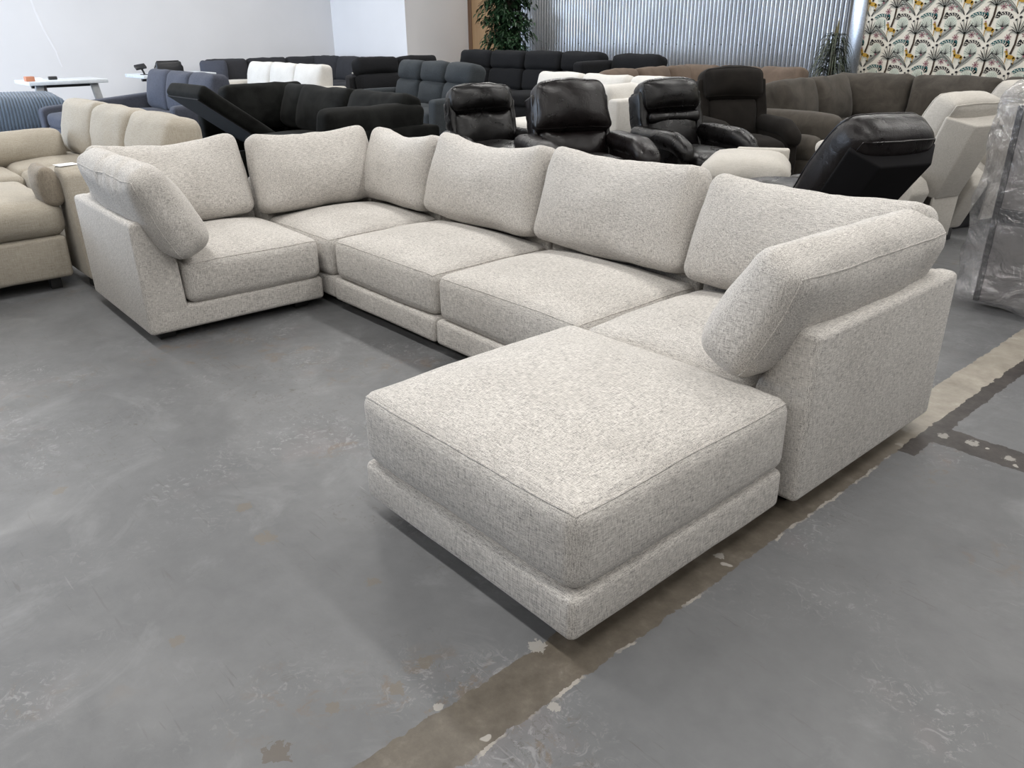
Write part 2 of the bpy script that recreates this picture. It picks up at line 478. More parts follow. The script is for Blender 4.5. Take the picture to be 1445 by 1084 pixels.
def tube(pts, rad, n=6, closed=False):
    pts = [Vector(p) for p in pts]
    vs, fs = [], []
    L = len(pts)
    prev = None
    for i, p in enumerate(pts):
        a = pts[(i - 1) % L] if (closed or i > 0) else p
        b = pts[(i + 1) % L] if (closed or i < L - 1) else p
        d = (b - a)
        d = d.normalized() if d.length > 1e-9 else Vector((0, 0, 1))
        if prev is None:
            up = Vector((0, 0, 1)) if abs(d.z) < 0.9 else Vector((1, 0, 0))
            x = d.cross(up).normalized()
        else:
            x = (prev - d * prev.dot(d))
            x = x.normalized() if x.length > 1e-6 else d.orthogonal().normalized()
        prev = x
        y = d.cross(x)
        rr = rad[i] if isinstance(rad, (list, tuple)) else rad
        for k in range(n):
            t = 2 * PI * k / n
            vs.append(p + (x * math.cos(t) + y * math.sin(t)) * rr)
    for i in range(L if closed else L - 1):
        j = (i + 1) % L
        for k in range(n):
            fs.append([i * n + k, i * n + (k + 1) % n, j * n + (k + 1) % n, j * n + k])
    if not closed:
        fs.append(list(range(n))[::-1]); fs.append([(L - 1) * n + k for k in range(n)])
    return vs, fs
def bevelled(bm, r, seg=3):
    if r > 0:
        bmesh.ops.bevel(bm, geom=list(bm.edges), offset=r, segments=seg, profile=0.5, affect='EDGES', clamp_overlap=True)
    bm.verts.ensure_lookup_table()
    bm.verts.index_update()
    v = [x.co.copy() for x in bm.verts]
    f = [[x.index for x in q.verts] for q in bm.faces]
    bm.free()
    return v, f
def prism(poly, plane, lo, hi, r=0.02, seg=3):
    """polygon in a plane ('xz','yz','xy') extruded from lo to hi, edges rounded"""
    bm = bmesh.new()
    def P(a, b, c):
        return {'xz': (a, c, b), 'yz': (c, a, b), 'xy': (a, b, c)}[plane]
    lov = [bm.verts.new(P(a, b, lo)) for a, b in poly]
    hiv = [bm.verts.new(P(a, b, hi)) for a, b in poly]
    n = len(poly)
    bm.faces.new(lov); bm.faces.new(hiv[::-1])
    for i in range(n):
        j = (i + 1) % n
        bm.faces.new((lov[i], hiv[i], hiv[j], lov[j]))
    bmesh.ops.recalc_face_normals(bm, faces=bm.faces)
    return bevelled(bm, r, seg)
def box(x0, x1, y0, y1, z0, z1, r=0.0, seg=2):
    return prism([(x0, y0), (x1, y0), (x1, y1), (x0, y1)], 'xy', z0, z1, r, seg)
def cyl(x, y, z0, z1, r0, r1=None, n=20):
    r1 = r0 if r1 is None else r1
    v = [(x + rr * math.cos(2 * PI * k / n), y + rr * math.sin(2 * PI * k / n), z) for rr, z in ((r0, z0), (r1, z1)) for k in range(n)]
    f = [[k, (k + 1) % n, n + (k + 1) % n, n + k] for k in range(n)] + [list(range(n))[::-1], [n + k for k in range(n)]]
    return v, f

def thing(name, label, cat, loc=(0, 0, 0), rz=0.0, group=None):
    o = bpy.data.objects.new(name, None)
    o.empty_display_size = 0.1
    C.objects.link(o)
    o.location = loc
    o.rotation_euler = (0, 0, R(rz))
    o['label'] = label; o['category'] = cat
    if group: o['group'] = group
    return o
def tag(o, label, cat, group=None):
    o['label'] = label; o['category'] = cat
    if group: o['group'] = group
    return o
def struct(o):
    o['kind'] = 'structure'
    return o
def part(name, vf, mat, parent, M4=None, label=None):
    o = MB().add(vf, M4).build(name, mat, parent)
    if label: o['label'] = label
    return o

# ------------------------------------------------------------------ the room
CEIL = 4.2
XL, XR, YF, YB = -15.9, 7.0, -6.0, 10.25
struct(MB().add(box(XL - .2, XR + .2, YF - .2, YB + .4, -.12, 0)).build('floor', M['floor']))
struct(MB().add(box(XL - .2, XR + .2, YF - .2, YB + .4, CEIL, CEIL + .12)).build('ceiling', M['ceil']))
struct(MB().add(box(XL - .2, XL, YF - .2, YB + .4, 0, CEIL)).build('wall_left', M['wall']))
struct(MB().add(box(XR, XR + .2, YF - .2, YB + .4, 0, CEIL)).build('wall_right', M['darkwall']))
# pale patched streak on the left wall
b = MB()
for (y0, z0, y1, z1, ww) in ((2.78, 2.05, 2.83, 1.75, .03), (2.83, 1.75, 2.90, 1.45, .035), (2.90, 1.45, 3.02, 1.10, .03), (3.02, 1.10, 3.06, 0.85, .02)):
    b.add(prism([(y0, z0), (y0 + ww, z0), (y1 + ww, z1), (y1, z1)], 'yz', XL, XL + .002, 0))
struct(b.build('trim_1', M['fold']))
# front wall with the shopfront windows that let the daylight in (behind the camera)
b = MB()
b.add(box(XL, XR, YF - .2, YF, 0, .45)); b.add(box(XL, XR, YF - .2, YF, 3.1, CEIL))
b.add(box(XL, -15.7, YF - .2, YF, .45, 3.1)); b.add(box(-11.4, XR, YF - .2, YF, .45, 3.1))
struct(b.build('wall_front', M['darkwall']))
for k in range(2):
    x0 = -15.7 + k * 2.15; x1 = x0 + 2.15
    fr = MB()
    for q in ((x0, x0 + .05, .45, 3.1), (x1 - .05, x1, .45, 3.1), (x0 + .05, x1 - .05, .45, .5), (x0 + .05, x1 - .05, 3.05, 3.1)):
        fr.add(box(q[0], q[1], YF - .14, YF - .06, q[2], q[3]))
    o = struct(fr.build('window_%d' % (k + 1), M['steel']))
    part('pane', box(x0 + .05, x1 - .05, YF - .105, YF - .095, .5, 3.05), M['glass'], o)
# back walls: white corner, return, wood panel, corrugated steel, printed wallpaper
struct(MB().add(box(XL, -13.08, 8.65, 8.85, 0, CEIL)).build('wall_back', M['wall']))
struct(MB().add(box(-13.28, -13.08, 8.85, YB + .2, 0, CEIL)).build('wall_return', M['wall']))
struct(MB().add(box(-13.08, 7.0, YB + .03, YB + .2, 0, CEIL)).build('wall_rear', M['wall']))
wp = MB().add(box(-13.0, -11.55, YB - .03, YB + .03, 0, CEIL)).build('trim_2', M['wood'])
struct(wp)
struct(MB().add(box(-13.08, -12.97, YB - .05, YB + .03, 0, CEIL, .006)).build('trim_3', M['wooddark']))
def corrugated(x0, x1, pitch, amp):
    n = int((x1 - x0) / pitch * 12)
    vs, fs = [], []
    for i in range(n + 1):
        x = x0 + (x1 - x0) * i / n
        ph = 2 * PI * (x - x0) / pitch
        y = YB - .058 + amp * (2.0 * max(0, math.sin(ph)) ** 3 - .35 * max(0, -math.sin(ph)))
        vs += [(x, y, 0), (x, y, CEIL)]
    for i in range(n): fs.append([2 * i, 2 * i + 2, 2 * i + 3, 2 * i + 1])
    return vs, fs
b = MB().add(corrugated(-11.9, -4.82, 0.071, 0.026))
struct(b.build('wall_corrugated', M['metal'], sharp=75))
b = MB()
x = -11.3
k = 0
while x < -4.9:
    b.add(cyl(0, 0, 0, .012, .011, .006, 8), T(x, YB - .058, 1.14) @ RX(90))
    x += (0.213, 0.355, 0.284)[k % 3]; k += 1
sc_ = struct(b.build('trim_4', M['darkpl']))
struct(MB().add(box(-4.80, -4.60, YB - .045, YB + .02, 0, CEIL, .008)).build('trim_5', M['metal']))

def wallpaper():
    cols = [plain('wallpaper_ground', (0.60, 0.565, 0.49), .75, var=.03, spec=.2), plain('print_black', (0.022, 0.020, 0.022), .75, spec=.2),
            plain('print_grey_green', (0.22, 0.225, 0.20), .75, spec=.2), plain('print_teal', (0.022, 0.085, 0.088), .75, spec=.2),
            plain('print_ochre', (0.36, 0.215, 0.035), .75, spec=.2), plain('print_mauve', (0.24, 0.105, 0.125), .75, spec=.2),
            plain('print_pale_green', (0.47, 0.50, 0.43), .75, spec=.2), plain('print_brown', (0.040, 0.026, 0.018), .75, spec=.2),
            plain('print_silver', (0.36, 0.36, 0.32), .75, spec=.2)]
    x0, x1 = -4.60, 3.0
    b = MB().add(box(x0, x1, YB - .012, YB + .03, 0, CEIL), mi=0)
    P, H, s = .60, .31, .60 / 730.0
    def flat(poly, mi, lay):
        poly = [(max(x0, min(x1, x)), max(0.01, min(CEIL, z))) for x, z in poly]
        if max(p[0] for p in poly) - min(p[0] for p in poly) < 1e-4: return
        y = YB - .0125 - .0008 * lay
        b.add(([(x, y, z) for x, z in poly], [list(range(len(poly)))]), mi=mi)
    for row in range(-1, 14):
        for col in range(-1, 14):
            cx = -4.52 - P * 1 + col * P + (0 if row % 2 else P / 2)
            cz = 1.03 - 3 * H + row * H
            if cz > 3.9: continue
            def Q(px, py): return (cx + (px - 790) * s, cz + (500 - py) * s * .98)
            def stroke(p0, p1, w0, w1, mi, lay=1):
                a, c = Q(*p0), Q(*p1)
                d = Vector((c[0] - a[0], c[1] - a[1]))
                if d.length < 1e-6: return
                n = Vector((-d.y, d.x)).normalized() * s * .5
                flat([(a[0] + n.x * w0, a[1] + n.y * w0), (a[0] - n.x * w0, a[1] - n.y * w0), (c[0] - n.x * w1, c[1] - n.y * w1), (c[0] + n.x * w1, c[1] + n.y * w1)], mi, lay)
            def ell(px, py, rx, ry, mi, lay=1, n=12, a=0.0):
                pts = []
                for i in range(n):
                    t = 2 * PI * i / n
                    ex, ey = rx * math.cos(t), ry * math.sin(t)
                    pts.append(Q(px + ex * math.cos(a) - ey * math.sin(a), py + ex * math.sin(a) + ey * math.cos(a)))
                flat(pts, mi, lay)
            def arc(px, py, r0, r1, a0, a1, mi, lay=1, n=8, sq=1.0):
                for i in range(n):
                    t0, t1 = a0 + (a1 - a0) * i / n, a0 + (a1 - a0) * (i + 1) / n
                    flat([Q(px + r0 * math.cos(t0), py - sq * r0 * math.sin(t0)), Q(px + r1 * math.cos(t0), py - sq * r1 * math.sin(t0)),
                          Q(px + r1 * math.cos(t1), py - sq * r1 * math.sin(t1)), Q(px + r0 * math.cos(t1), py - sq * r0 * math.sin(t1))], mi, lay)
            # oval fan leaves left and right of the trunk
            for fx, fy in ((575, 440), (935, 440)):
                ell(fx, fy, 92, 118, 6, 1, 14)
                for i in range(13):
                    t = -.35 + (PI + .7) * i / 12
                    stroke((fx, fy + 40), (fx + 88 * math.cos(t), fy + 40 - 130 * abs(math.sin(t)) - 10), 9, 4, 2, 2)
                stroke((fx, fy + 60), (fx, fy - 40), 9, 6, 1, 3)
            # long feathered leaves meeting in a V above each animal
            for sx in (-1, 1):
                for off in (0, 34):
                    pts = []
                    for i in range(9):
                        t = i / 8
                        pts.append((1125 + sx * (14 + 240 * t), 305 - 240 * t ** .75 + off * math.sin(PI * t)))
                    for i in range(8):
                        wa, wb = 34 * math.sin(PI * i / 8) + 3, 34 * math.sin(PI * (i + 1) / 8) + 3
                        stroke(pts[i], pts[i + 1], wa + 9, wb + 9, 1 if off == 0 else 2, 4)
                        stroke(pts[i], pts[i + 1], max(1, wa - 4), max(1, wb - 4), 8, 5)
                        stroke(pts[i], pts[i + 1], 5, 5, 1, 6)
                        if 0 < i < 8:
                            q = pts[i]
                            stroke(q, (q[0] + sx * 14, q[1] + 15), 5, 3, 2, 6); stroke(q, (q[0] + sx * 5, q[1] - 17), 5, 3, 2, 6)
            # spotted arches: teal on the left, black on the right
            arc(590, 385, 88, 140, .25, 2.7, 3, 5, 9, .85); ell(690, 320, 34, 50, 3, 5)
            arc(935, 385, 88, 135, .2, 2.8, 1, 5, 9, .85); ell(855, 310, 26, 46, 1, 5)
            for ac in (590, 935):
                for i in range(7):
                    t = .45 + 2.1 * i / 6
                    for rr in (102, 122): ell(ac + rr * math.cos(t + (.12 if rr > 110 else 0)), 385 - .85 * rr * math.sin(t + (.12 if rr > 110 else 0)), 9, 8, 0, 6, 6)
            stroke((700, 400), (715, 520), 10, 5, 2, 3); stroke((640, 360), (668, 520), 10, 5, 3, 3)
            # flowers
            for fx, fy in ((680, 240), (905, 200)):
                for i in range(7):
                    t = 2 * PI * i / 7 + .3
                    stroke((fx, fy), (fx + 46 * math.cos(t), fy - 46 * math.sin(t)), 8, 13, 5, 6)
            # palm: trunk and crown
            stroke((802, 190), (795, 330), 24, 26, 7, 7); stroke((795, 330), (762, 470), 26, 32, 7, 7)
            for i in range(11):
                t = .12 + (PI - .24) * i / 10
                L = 150 + 60 * abs(math.sin(t))
                mid = (802 + L * .55 * math.cos(t), 190 - L * .55 * math.sin(t) - 18)
                end = (802 + L * .85 * math.cos(t), 190 - L * math.sin(t) + 40 * (1 - abs(math.sin(t))))
                stroke((802, 190), mid, 10, 15, 1 if i % 2 else 2, 8); stroke(mid, end, 15, 3, 1 if i % 2 else 2, 8)
            # ochre grazing animal with pale legs
            ell(768, 508, 66, 30, 4, 9, 14, .2); ell(716, 470, 17, 46, 4, 9, 12, -.15); ell(700, 432, 24, 14, 4, 9, 10, -.4); ell(822, 530, 20, 30, 4, 9, 10)
            for lx in (712, 738, 796, 826): stroke((lx, 520), (lx - 3, 605), 12, 6, 4 if lx in (712, 826) else 6, 8)
            # scattered berries
            for bx, by, br in ((430, 350, 18), (380, 385, 15), (870, 520, 14), (580, 110, 13), (450, 215, 16), (980, 190, 12), (700, 405, 12), (1020, 250, 12)):
                ell(bx, by, br * 1.2, br, 1 if br > 13 else 5, 7, 8)
    return b.build('wall_wallpaper', cols, sharp=30)
struct(wallpaper())

# ceiling light tubes (above the frame) with their own light
for i, fx in enumerate((-13.2, -9.8, -6.4, -3.0, 0.4, 3.8)):
    for j, fy in enumerate((-3.6, -0.4, 2.8, 6.0, 9.0)):
        if fx < -13 and fy > 8: continue
        t = thing('ceiling_light', 'long white panel light hanging under the ceiling', 'light', (fx, fy, CEIL - .35), 0, 'ceiling panel lights')
        part('housing', box(-1.22, 1.22, -.17, .17, .02, .09, .01), M['steel'], t)
        part('diffuser', box(-1.20, 1.20, -.15, .15, -.005, .02, .01), M['tube'], t)
        for s in (-1.0, 1.0): part('hanger', tube([(s, 0, .09), (s, 0, .35)], .006), M['steel'], t)
        area('panel_lamp', (fx, fy, CEIL - .37), (0, 0, 0), 2.4, .30, FIX_POWER, (1.0, 0.98, 0.945))

# ------------------------------------------------------------------ oatmeal modular sofa
def wedge(th_top=.075, th=.20, h=.60, z0=.05):
    """arm and back section: flat outside, thicker towards the seat"""
    return [(0, z0), (0, h), (th_top, h + .004), (th - .01, .40), (th, .17), (th, z0)]
def cushion(name, parent, size, Mx, r=.05, crown=(0, 0, 0), wr=.006, fr=5, seed=0, fn=None, pipes=((2, 1),), mat=None, res=.05, rad=.0042):
    b = MB()
    kw = dict(r=r, crown=crown, wr=wr, fr=fr, seed=seed, fn=fn)
    b.add(soft(*size, res=res, **kw), Mx)
    for ax, sd in pipes: b.add(piping(*size, ax=ax, side=sd, rad=rad, **kw), Mx)
    return b.build(name, mat or M['main'], parent, 60)
def sag(amt, lift=0.0):
    """top edge of a filled cushion dips between its corners"""
    def fn(p, u, v, w):
        k = max(0, w + .2) / 1.2
        dz = -amt * k * (1 - u * u) + lift * k * abs(u) ** 3
        # plump lower belly, thinner top
        y = p.y * (1.0 - .22 * max(0, w)) 
        return (p.x * (1 + .02 * (-w)), y, p.z + dz)
    return fn
def creased(amt, dip=0.0, k=62, ph=0.0, g=.8):
    """slack cover: a row of short folds across the top edge"""
    s0 = sag(amt, dip)
    def fn(p, u, v, w):
        q = s0(p, u, v, w)
        m = max(0, w - .35) * max(0, 1 - (u + .15) ** 2 * 1.4)
        n = noise.noise(Vector((p.x * 7, p.y * 3, ph)))
        return (q[0], q[1] + g * .006 * m * math.sin(p.x * k + p.y * 18 + n * 5), q[2] + g * .009 * m * math.sin(p.x * k + p.y * 18 + n * 5))
    return fn
def feet(parent, w, d, x0=0):
    for fx in (x0 + .06, x0 + w - .14):
        for fy in (.08, d - .16):
            part('foot', box(fx, fx + .08, fy, fy + .08, 0, .06, .004), M['foot'], parent)
def base(parent, x0, x1, y0, y1):
    part('base', soft_box_at(x0, x1, y0, y1, .05, .172, .022), M['main'], parent)
def soft_box_at(x0, x1, y0, y1, z0, z1, r, crown=(0, 0, 0), wr=.0015, seed=1, res=.08, fr=5):
    vs, fs = soft(x1 - x0, y1 - y0, z1 - z0, r, crown, wr, fr, seed, None, res)
    m = T((x0 + x1) / 2, (y0 + y1) / 2, (z0 + z1) / 2)
    return [m @ v for v in vs], fs
SD, SW = 1.0, .92          # module depth and width
ARMC = dict(r=.068, crown=(.018, .040, .02), wr=.012, fr=4.5)
BACKC = dict(r=.055, crown=(.012, .055, .012), wr=.010, fr=4.5)
def back_cushion(parent, cx, cy, cz, w, rot, tilt, seed, h=.44, th=.19, sg=.03, lift=.01, name='back_cushion', cr=34):
    return cushion(name, parent, (w, th, h), T(cx, cy, cz) @ RZ(rot) @ RX(-tilt) @ T(0, 0, h / 2), seed=seed,
                   fn=creased(sg, lift, cr, seed, .3), res=.028, pipes=((1, 1),), rad=.0034, **BACKC)
def seat(parent, x0, x1, y0, y1, seed):
    w, d = x1 - x0, y1 - y0
    return cushion('seat_cushion', parent, (w, d, .212), T((x0 + x1) / 2, (y0 + y1) / 2, .278), r=.045, crown=(.006, .010, .058), wr=.004, fr=4, seed=seed, rad=.0034)
GM = 'pieces of the oatmeal modular sofa'
# left end piece with an arm, facing +X
t = thing('sofa_module', 'oatmeal sofa end piece on the far left, its arm facing the aisle', 'sofa section', (-2.853, 0.0, 0), 88.6, GM)
feet(t, .93, SD); base(t, .05, .935, .0, .95)
part('arm', prism(wedge(), 'xz', 0.0, .99, .022, 4), M['main'], t)
part('backrest', prism([(SD - u, z) for u, z in wedge()], 'yz', .06, .935, .02, 4), M['main'], t)
seat(t, .205, .93, -.012, .80, 3)
back_cushion(t, .465, .70, .425, .81, 0, 17, 4, h=.45, sg=.035)
cushion('arm_cushion', t, (.97, .20, .45), T(.265, .37, .44) @ RZ(90) @ RX(-26) @ T(0, 0, .225), seed=8, fn=creased(.015), res=.02, pipes=((1, 1),), rad=.0026, **ARMC)
# corner piece
t = thing('sofa_module', 'oatmeal corner piece where both sofa runs meet', 'sofa section', (-3.72, .955, 0), 0, GM)
feet(t, .94, .95); base(t, .05, .945, .012, .92)
part('backrest', prism([(.945 - u, z) for u, z in wedge()], 'yz', .0, .945, .02, 4), M['main'], t)
part('backrest', prism(wedge(), 'xz', .01, .88, .02, 4), M['main'], t)
seat(t, .20, .935, .006, .76, 5)
back_cushion(t, .27, .36, .425, .78, 90, 17, 6, sg=.03)
back_cushion(t, .58, .70, .425, .64, 0, 16, 7, h=.43, sg=.045, lift=.015)
# two armless pieces
for k, (x0, lab) in enumerate(((-2.765, 'oatmeal armless sofa piece just right of the corner piece'), (-1.838, 'oatmeal armless sofa piece between the other armless piece and the right arm piece'))):
    t = thing('sofa_module', lab, 'sofa section', (x0, .965, 0), 0, GM)
    feet(t, SW, .93); base(t, .004, SW - .004, -.008, .92)
    part('backrest', prism([(.93 - u, z) for u, z in wedge()], 'yz', .003, SW - .003, .02, 4), M['main'], t)
    seat(t, .010, SW - .010, .004, .76, 9 + k)
    back_cushion(t, .42, .70, .425, .885, 0, 16, 12 + k, h=.445, sg=.045 - .025 * k, lift=.02)
# right end piece
t = thing('sofa_module', 'oatmeal sofa end piece on the right, beside the ottoman, arm to the aisle', 'sofa section', (-.91, .945, 0), 0, GM)
feet(t, .93, .93); base(t, .004, .90, .03, .93)
part('arm', prism([(.94 - u, z) for u, z in wedge(h=.605)], 'xz', .0, .95, .022, 4), M['main'], t)
part('backrest', prism([(.95 - u, z) for u, z in wedge()], 'yz', .003, .88, .02, 4), M['main'], t)
seat(t, .010, .735, .012, .76, 15)
back_cushion(t, .425, .71, .425, .885, 0, 16, 16, h=.43, sg=.02)
cushion('arm_cushion', t, (.98, .21, .415), T(.665, .38, .447) @ RZ(-90) @ RY(-1.5) @ RX(-27) @ T(0, 0, .2075), seed=18, fn=sag(.012), pipes=((1, 1),), rad=.0026, **ARMC)
# ottoman
t = thing('ottoman', 'large square oatmeal ottoman in the foreground on its plinth base', 'ottoman', (-.908, .0, 0), 0, GM)
for fx in (.07, .76):
    for fy in (.07, .76): part('foot', box(fx, fx + .07, fy, fy + .07, 0, .06, .004), M['foot'], t)
part('base', soft_box_at(0, .908, 0, .908, .05, .182, .024, wr=.002), M['main'], t)
cushion('seat_cushion', t, (.908, .908, .232), T(.454, .455, .300), r=.046, crown=(.010, .010, .050), wr=.005, fr=4, seed=21, res=.045, rad=.0034)

# ------------------------------------------------------------------ other seating
def pillow_fn(k=.20):
    def fn(p, u, v, w):
        return (p.x, p.y * (1 - k * max(0, w)), p.z - .012 * (1 - u * u) * max(0, w))
    return fn
def run(t, A, n, sw, mats, d=.95, sh=.45, bh=.62, top=.88, style='pillow', seed=0, base_z=.06, ct=.22, tilt=14, back=True, seats=True,
        cushions=True, depth0=0.0, skip=(), wr=.012):
    """n seats in a row along local x (frame A, open side -y): base, seat cushions, back frame, back cushions"""
    W = n * sw
    m = mats
    b = MB().add(soft_box_at(0, W, depth0 + .02, d, base_z, sh - .17, .03, res=.12), A)
    b.build('base', m, t)
    if back:
        MB().add(prism([(d - .18, base_z), (d - .14, bh), (d, bh), (d, base_z)], 'yz', 0, W, .03, 3), A).build('back_frame', m, t)
    for i in range(n):
        if seats:
            vs = soft(sw - .012, d - .22, .18, .05, (.0, .012, .03), wr * .5, 4, seed + i, None, .09)
            MB().add(vs, A @ T((i + .5) * sw, (d - .22) / 2 + depth0 * .5, sh - .09)).build('seat_cushion', m, t)
        if not cushions or i in skip: continue
        h = top - sh + .02
        P = A @ T((i + .5) * sw, d - .30, sh - .01) @ RX(-tilt)
        if style == 'pillow':
            vs = soft(sw - .015, ct, h, .07, (.0, .05, .015), wr, 5, seed + 20 + i, pillow_fn(), .07)
            MB().add(vs, P @ T(0, 0, h / 2)).build('back_cushion', m, t)
        else:   # reclining back: lower lumbar pillow and a padded headrest above a stitched break
            h1 = h * .56
            vs = soft(sw - .02, ct, h1, .07, (0, .035, .01), wr, 5, seed + 20 + i, None, .07)
            MB().add(vs, P @ T(0, 0, h1 / 2)).build('back_cushion', m, t)
            h2 = h - h1 + .02
            vs = soft(sw - .02, ct + .03, h2, .075, (0, .03, .012), wr, 5, seed + 40 + i, None, .07)
            MB().add(vs, P @ T(0, .005, h1 - .01 + h2 / 2)).build('headrest', m, t)
def arm(t, A, x0, x1, y0, y1, z1, m, z0=.06, r=.05, crown=.015, seed=0, name='arm'):
    vs, fs = soft_box_at(x0, x1, y0, y1, z0, z1, r, (.004, .004, crown), .005, seed, .10)
    return MB().add((vs, fs), A).build(name, m, t)
def legs(t, A, pts, m=None, h=.07):
    for x, y in pts: MB().add(box(x - .03, x + .03, y - .03, y + .03, 0, h, .004), A).build('leg', m or M['foot'], t)
def pill(t, name, A, size, m, seed=0, r=.07, crown=(0, .05, .01), wr=.01, k=.2, label=None):
    o = MB().add(soft(*size, r, crown, wr, 5, seed, pillow_fn(k), .06), A).build(name, m, t)
    if label: o['label'] = label
    return o
I4 = Matrix.Identity(4)

# beige sectional at the left edge: three tall back cushions, a return on its left
t = thing('sectional_sofa', 'beige sectional with three tall plump back cushions, behind the oatmeal sofa on the left', 'sofa', (-7.03, .10, 0))
run(t, T(.0, .12, 0), 3, .84, M['beige'], d=.96, sh=.45, bh=.62, top=.88, seed=1, ct=.27, tilt=10, wr=.016)
arm(t, I4, 2.53, 2.74, .16, 1.07, .69, M['beige'])
arm(t, I4, -.10, .28, -1.4, .12, .58, M['beige'], name='back_frame')
arm(t, I4, -.10, .0, .14, 1.07, .58, M['beige'], name='back_frame')
arm(t, I4, .28, 1.06, -1.4, .13, .27, M['beige'], name='base')
for k in range(2):
    MB().add(soft(.78, .75, .17, .05, (0, .01, .03), .006, 4, 60 + k, None, .09), T(.68, -.26 - k * .76, .345)).build('seat_cushion', M['beige'], t)
pill(t, 'back_cushion', T(.36, -.11, .42) @ RZ(90) @ RX(-10) @ T(0, 0, .13), (1.40, .22, .27), M['beige'], 64)
legs(t, I4, [(.1, -1.3), (2.5, .25), (2.5, .95), (.0, .95)])

# beige chaise piece nearer to us with a small pillow against its arm
t = thing('chaise_sofa', 'beige chaise at the left edge, a small square pillow against its upright arm', 'sofa', (-4.20, -1.5, 0), 90)
arm(t, I4, 0.0, 1.52, .0, 1.0, .315, M['beige'], z0=.07, r=.025, name='base', crown=0)
MB().add(soft(1.55, 1.0, .20, .07, (0, .02, .035), .006, 4, 71, None, .08), T(.775, .50, .415)).build('seat_cushion', M['beige'], t)
MB().add(prism([(-.16, .06), (-.05, .66), (.02, .70), (.13, .70), (.30, .06)], 'yz', 1.565, 1.69, .025, 4)).build('arm', M['beige'], t)
pill(t, 'throw_pillow', T(1.515, .12, .485) @ RZ(90) @ RX(-5) @ T(0, 0, .115), (.26, .09, .24), M['beigedark'], 72, r=.045, crown=(0, .03, 0), wr=.004)
legs(t, I4, [(.1, .08), (1.42, .08), (1.62, -.02), (1.62, .9), (.1, .9)], h=.08)
o = MB().add(prism([(-.05, -.055), (.05, -.055), (.05, .055), (-.05, .055)], 'xy', 0, .002, 0), T(-4.275, .125, .702) @ RZ(8)).build('price_sheet', M['paper'])
tag(o, 'white paper sheet lying on top of the beige chaise arm', 'paper')

# corduroy pouf
def corduroy():
    b = MB()
    n = 34
    def fn(p, u, v, w):
        g = .024 * abs(math.sin(PI * n / 2 * (u + 1)))
        k = 1 - .10 * max(0, w)
        return (p.x * k, p.y * k + (g if v > 0 else -g) * (1 if abs(v) > .6 else 0), p.z + .024 * abs(math.sin(PI * n / 2 * (u + 1))) * (1 if w > .5 else 0))
    h = (.72, .80, .29)
    vs, fs = [], []
    A = [[-h[0] + 2 * h[0] * i / 170 for i in range(171)], [-h[1] + 2 * h[1] * i / 24 for i in range(25)], [-h[2] + 2 * h[2] * i / 12 for i in range(13)]]
    idx = {}
    def vid(q):
        key = tuple(round(c, 5) for c in q)
        if key not in idx:
            idx[key] = len(vs); vs.append(sb_map(q, h, .16, (0, .04, .05), .012, 2.5, 3, fn))
        return idx[key]
    for ax in range(3):
        a, c = (ax + 1) % 3, (ax + 2) % 3
        for s in (-1, 1):
            for i in range(len(A[a]) - 1):
                for j in range(len(A[c]) - 1):
                    q = []
                    for ii, jj in ((i, j), (i + 1, j), (i + 1, j + 1), (i, j + 1)):
                        p = [0, 0, 0]; p[ax] = s * h[ax]; p[a] = A[a][ii]; p[c] = A[c][jj]; q.append(vid(p))
                    fs.append(q)
    return vs, fs
o = MB().add(corduroy(), RZ(82)).build('corduroy_pouf', M['cord'], None, 70)
o.location = (-12.42, 1.45, .30)
tag(o, 'big ribbed blue corduroy pouf by the left wall, in front of the first desk', 'pouf')

# slate-blue sectional with three back cushions
t = thing('sectional_sofa', 'slate-blue sectional with three back cushions, in front of the second desk', 'sofa', (-11.15, 2.32, 0))
run(t, I4, 3, .75, M['denim'], d=.98, sh=.44, bh=.62, top=.93, seed=80, ct=.27, tilt=8, wr=.015)
arm(t, I4, 2.25, 2.42, .05, .98, .62, M['denim'])
MB().add(prism([(-.78, .06), (-.78, .50), (-.7, .53), (.9, .66), (.98, .66), (.98, .06)], 'yz', -.2, .0, .05, 4)).build('arm', M['denim'], t)
arm(t, I4, .0, .8, -.75, .1, .30, M['denim'], name='base')
MB().add(soft(.79, .78, .18, .06, (0, .01, .03), .006, 4, 85, None, .1), T(.40, -.35, .37)).build('seat_cushion', M['denim'], t)
legs(t, I4, [(.1, -.65), (2.3, .15), (2.3, .9), (-.1, .9)])

# black plush sectional with its storage chaise lid raised
t = thing('sectional_sofa', 'black plush sectional with the lid of its storage chaise propped open', 'sofa', (-7.85, 2.35, 0))
bk = M['black']
run(t, T(.85, .05, 0), 2, .96, bk, d=.98, sh=.45, bh=.62, top=.88, seed=90, ct=.26, tilt=14, wr=.016)
arm(t, I4, 2.72, 2.86, -.05, 1.03, .62, bk, r=.03)
pill(t, 'arm_cushion', T(2.64, .42, .44) @ RZ(-90) @ RX(-14) @ T(0, 0, .19), (1.0, .22, .38), bk, 96)
arm(t, I4, -.16, .0, .0, 1.05, .62, bk, name='back_frame')
arm(t, I4, .85 - .85, .85, .90, 1.05, .62, bk, name='back_frame')
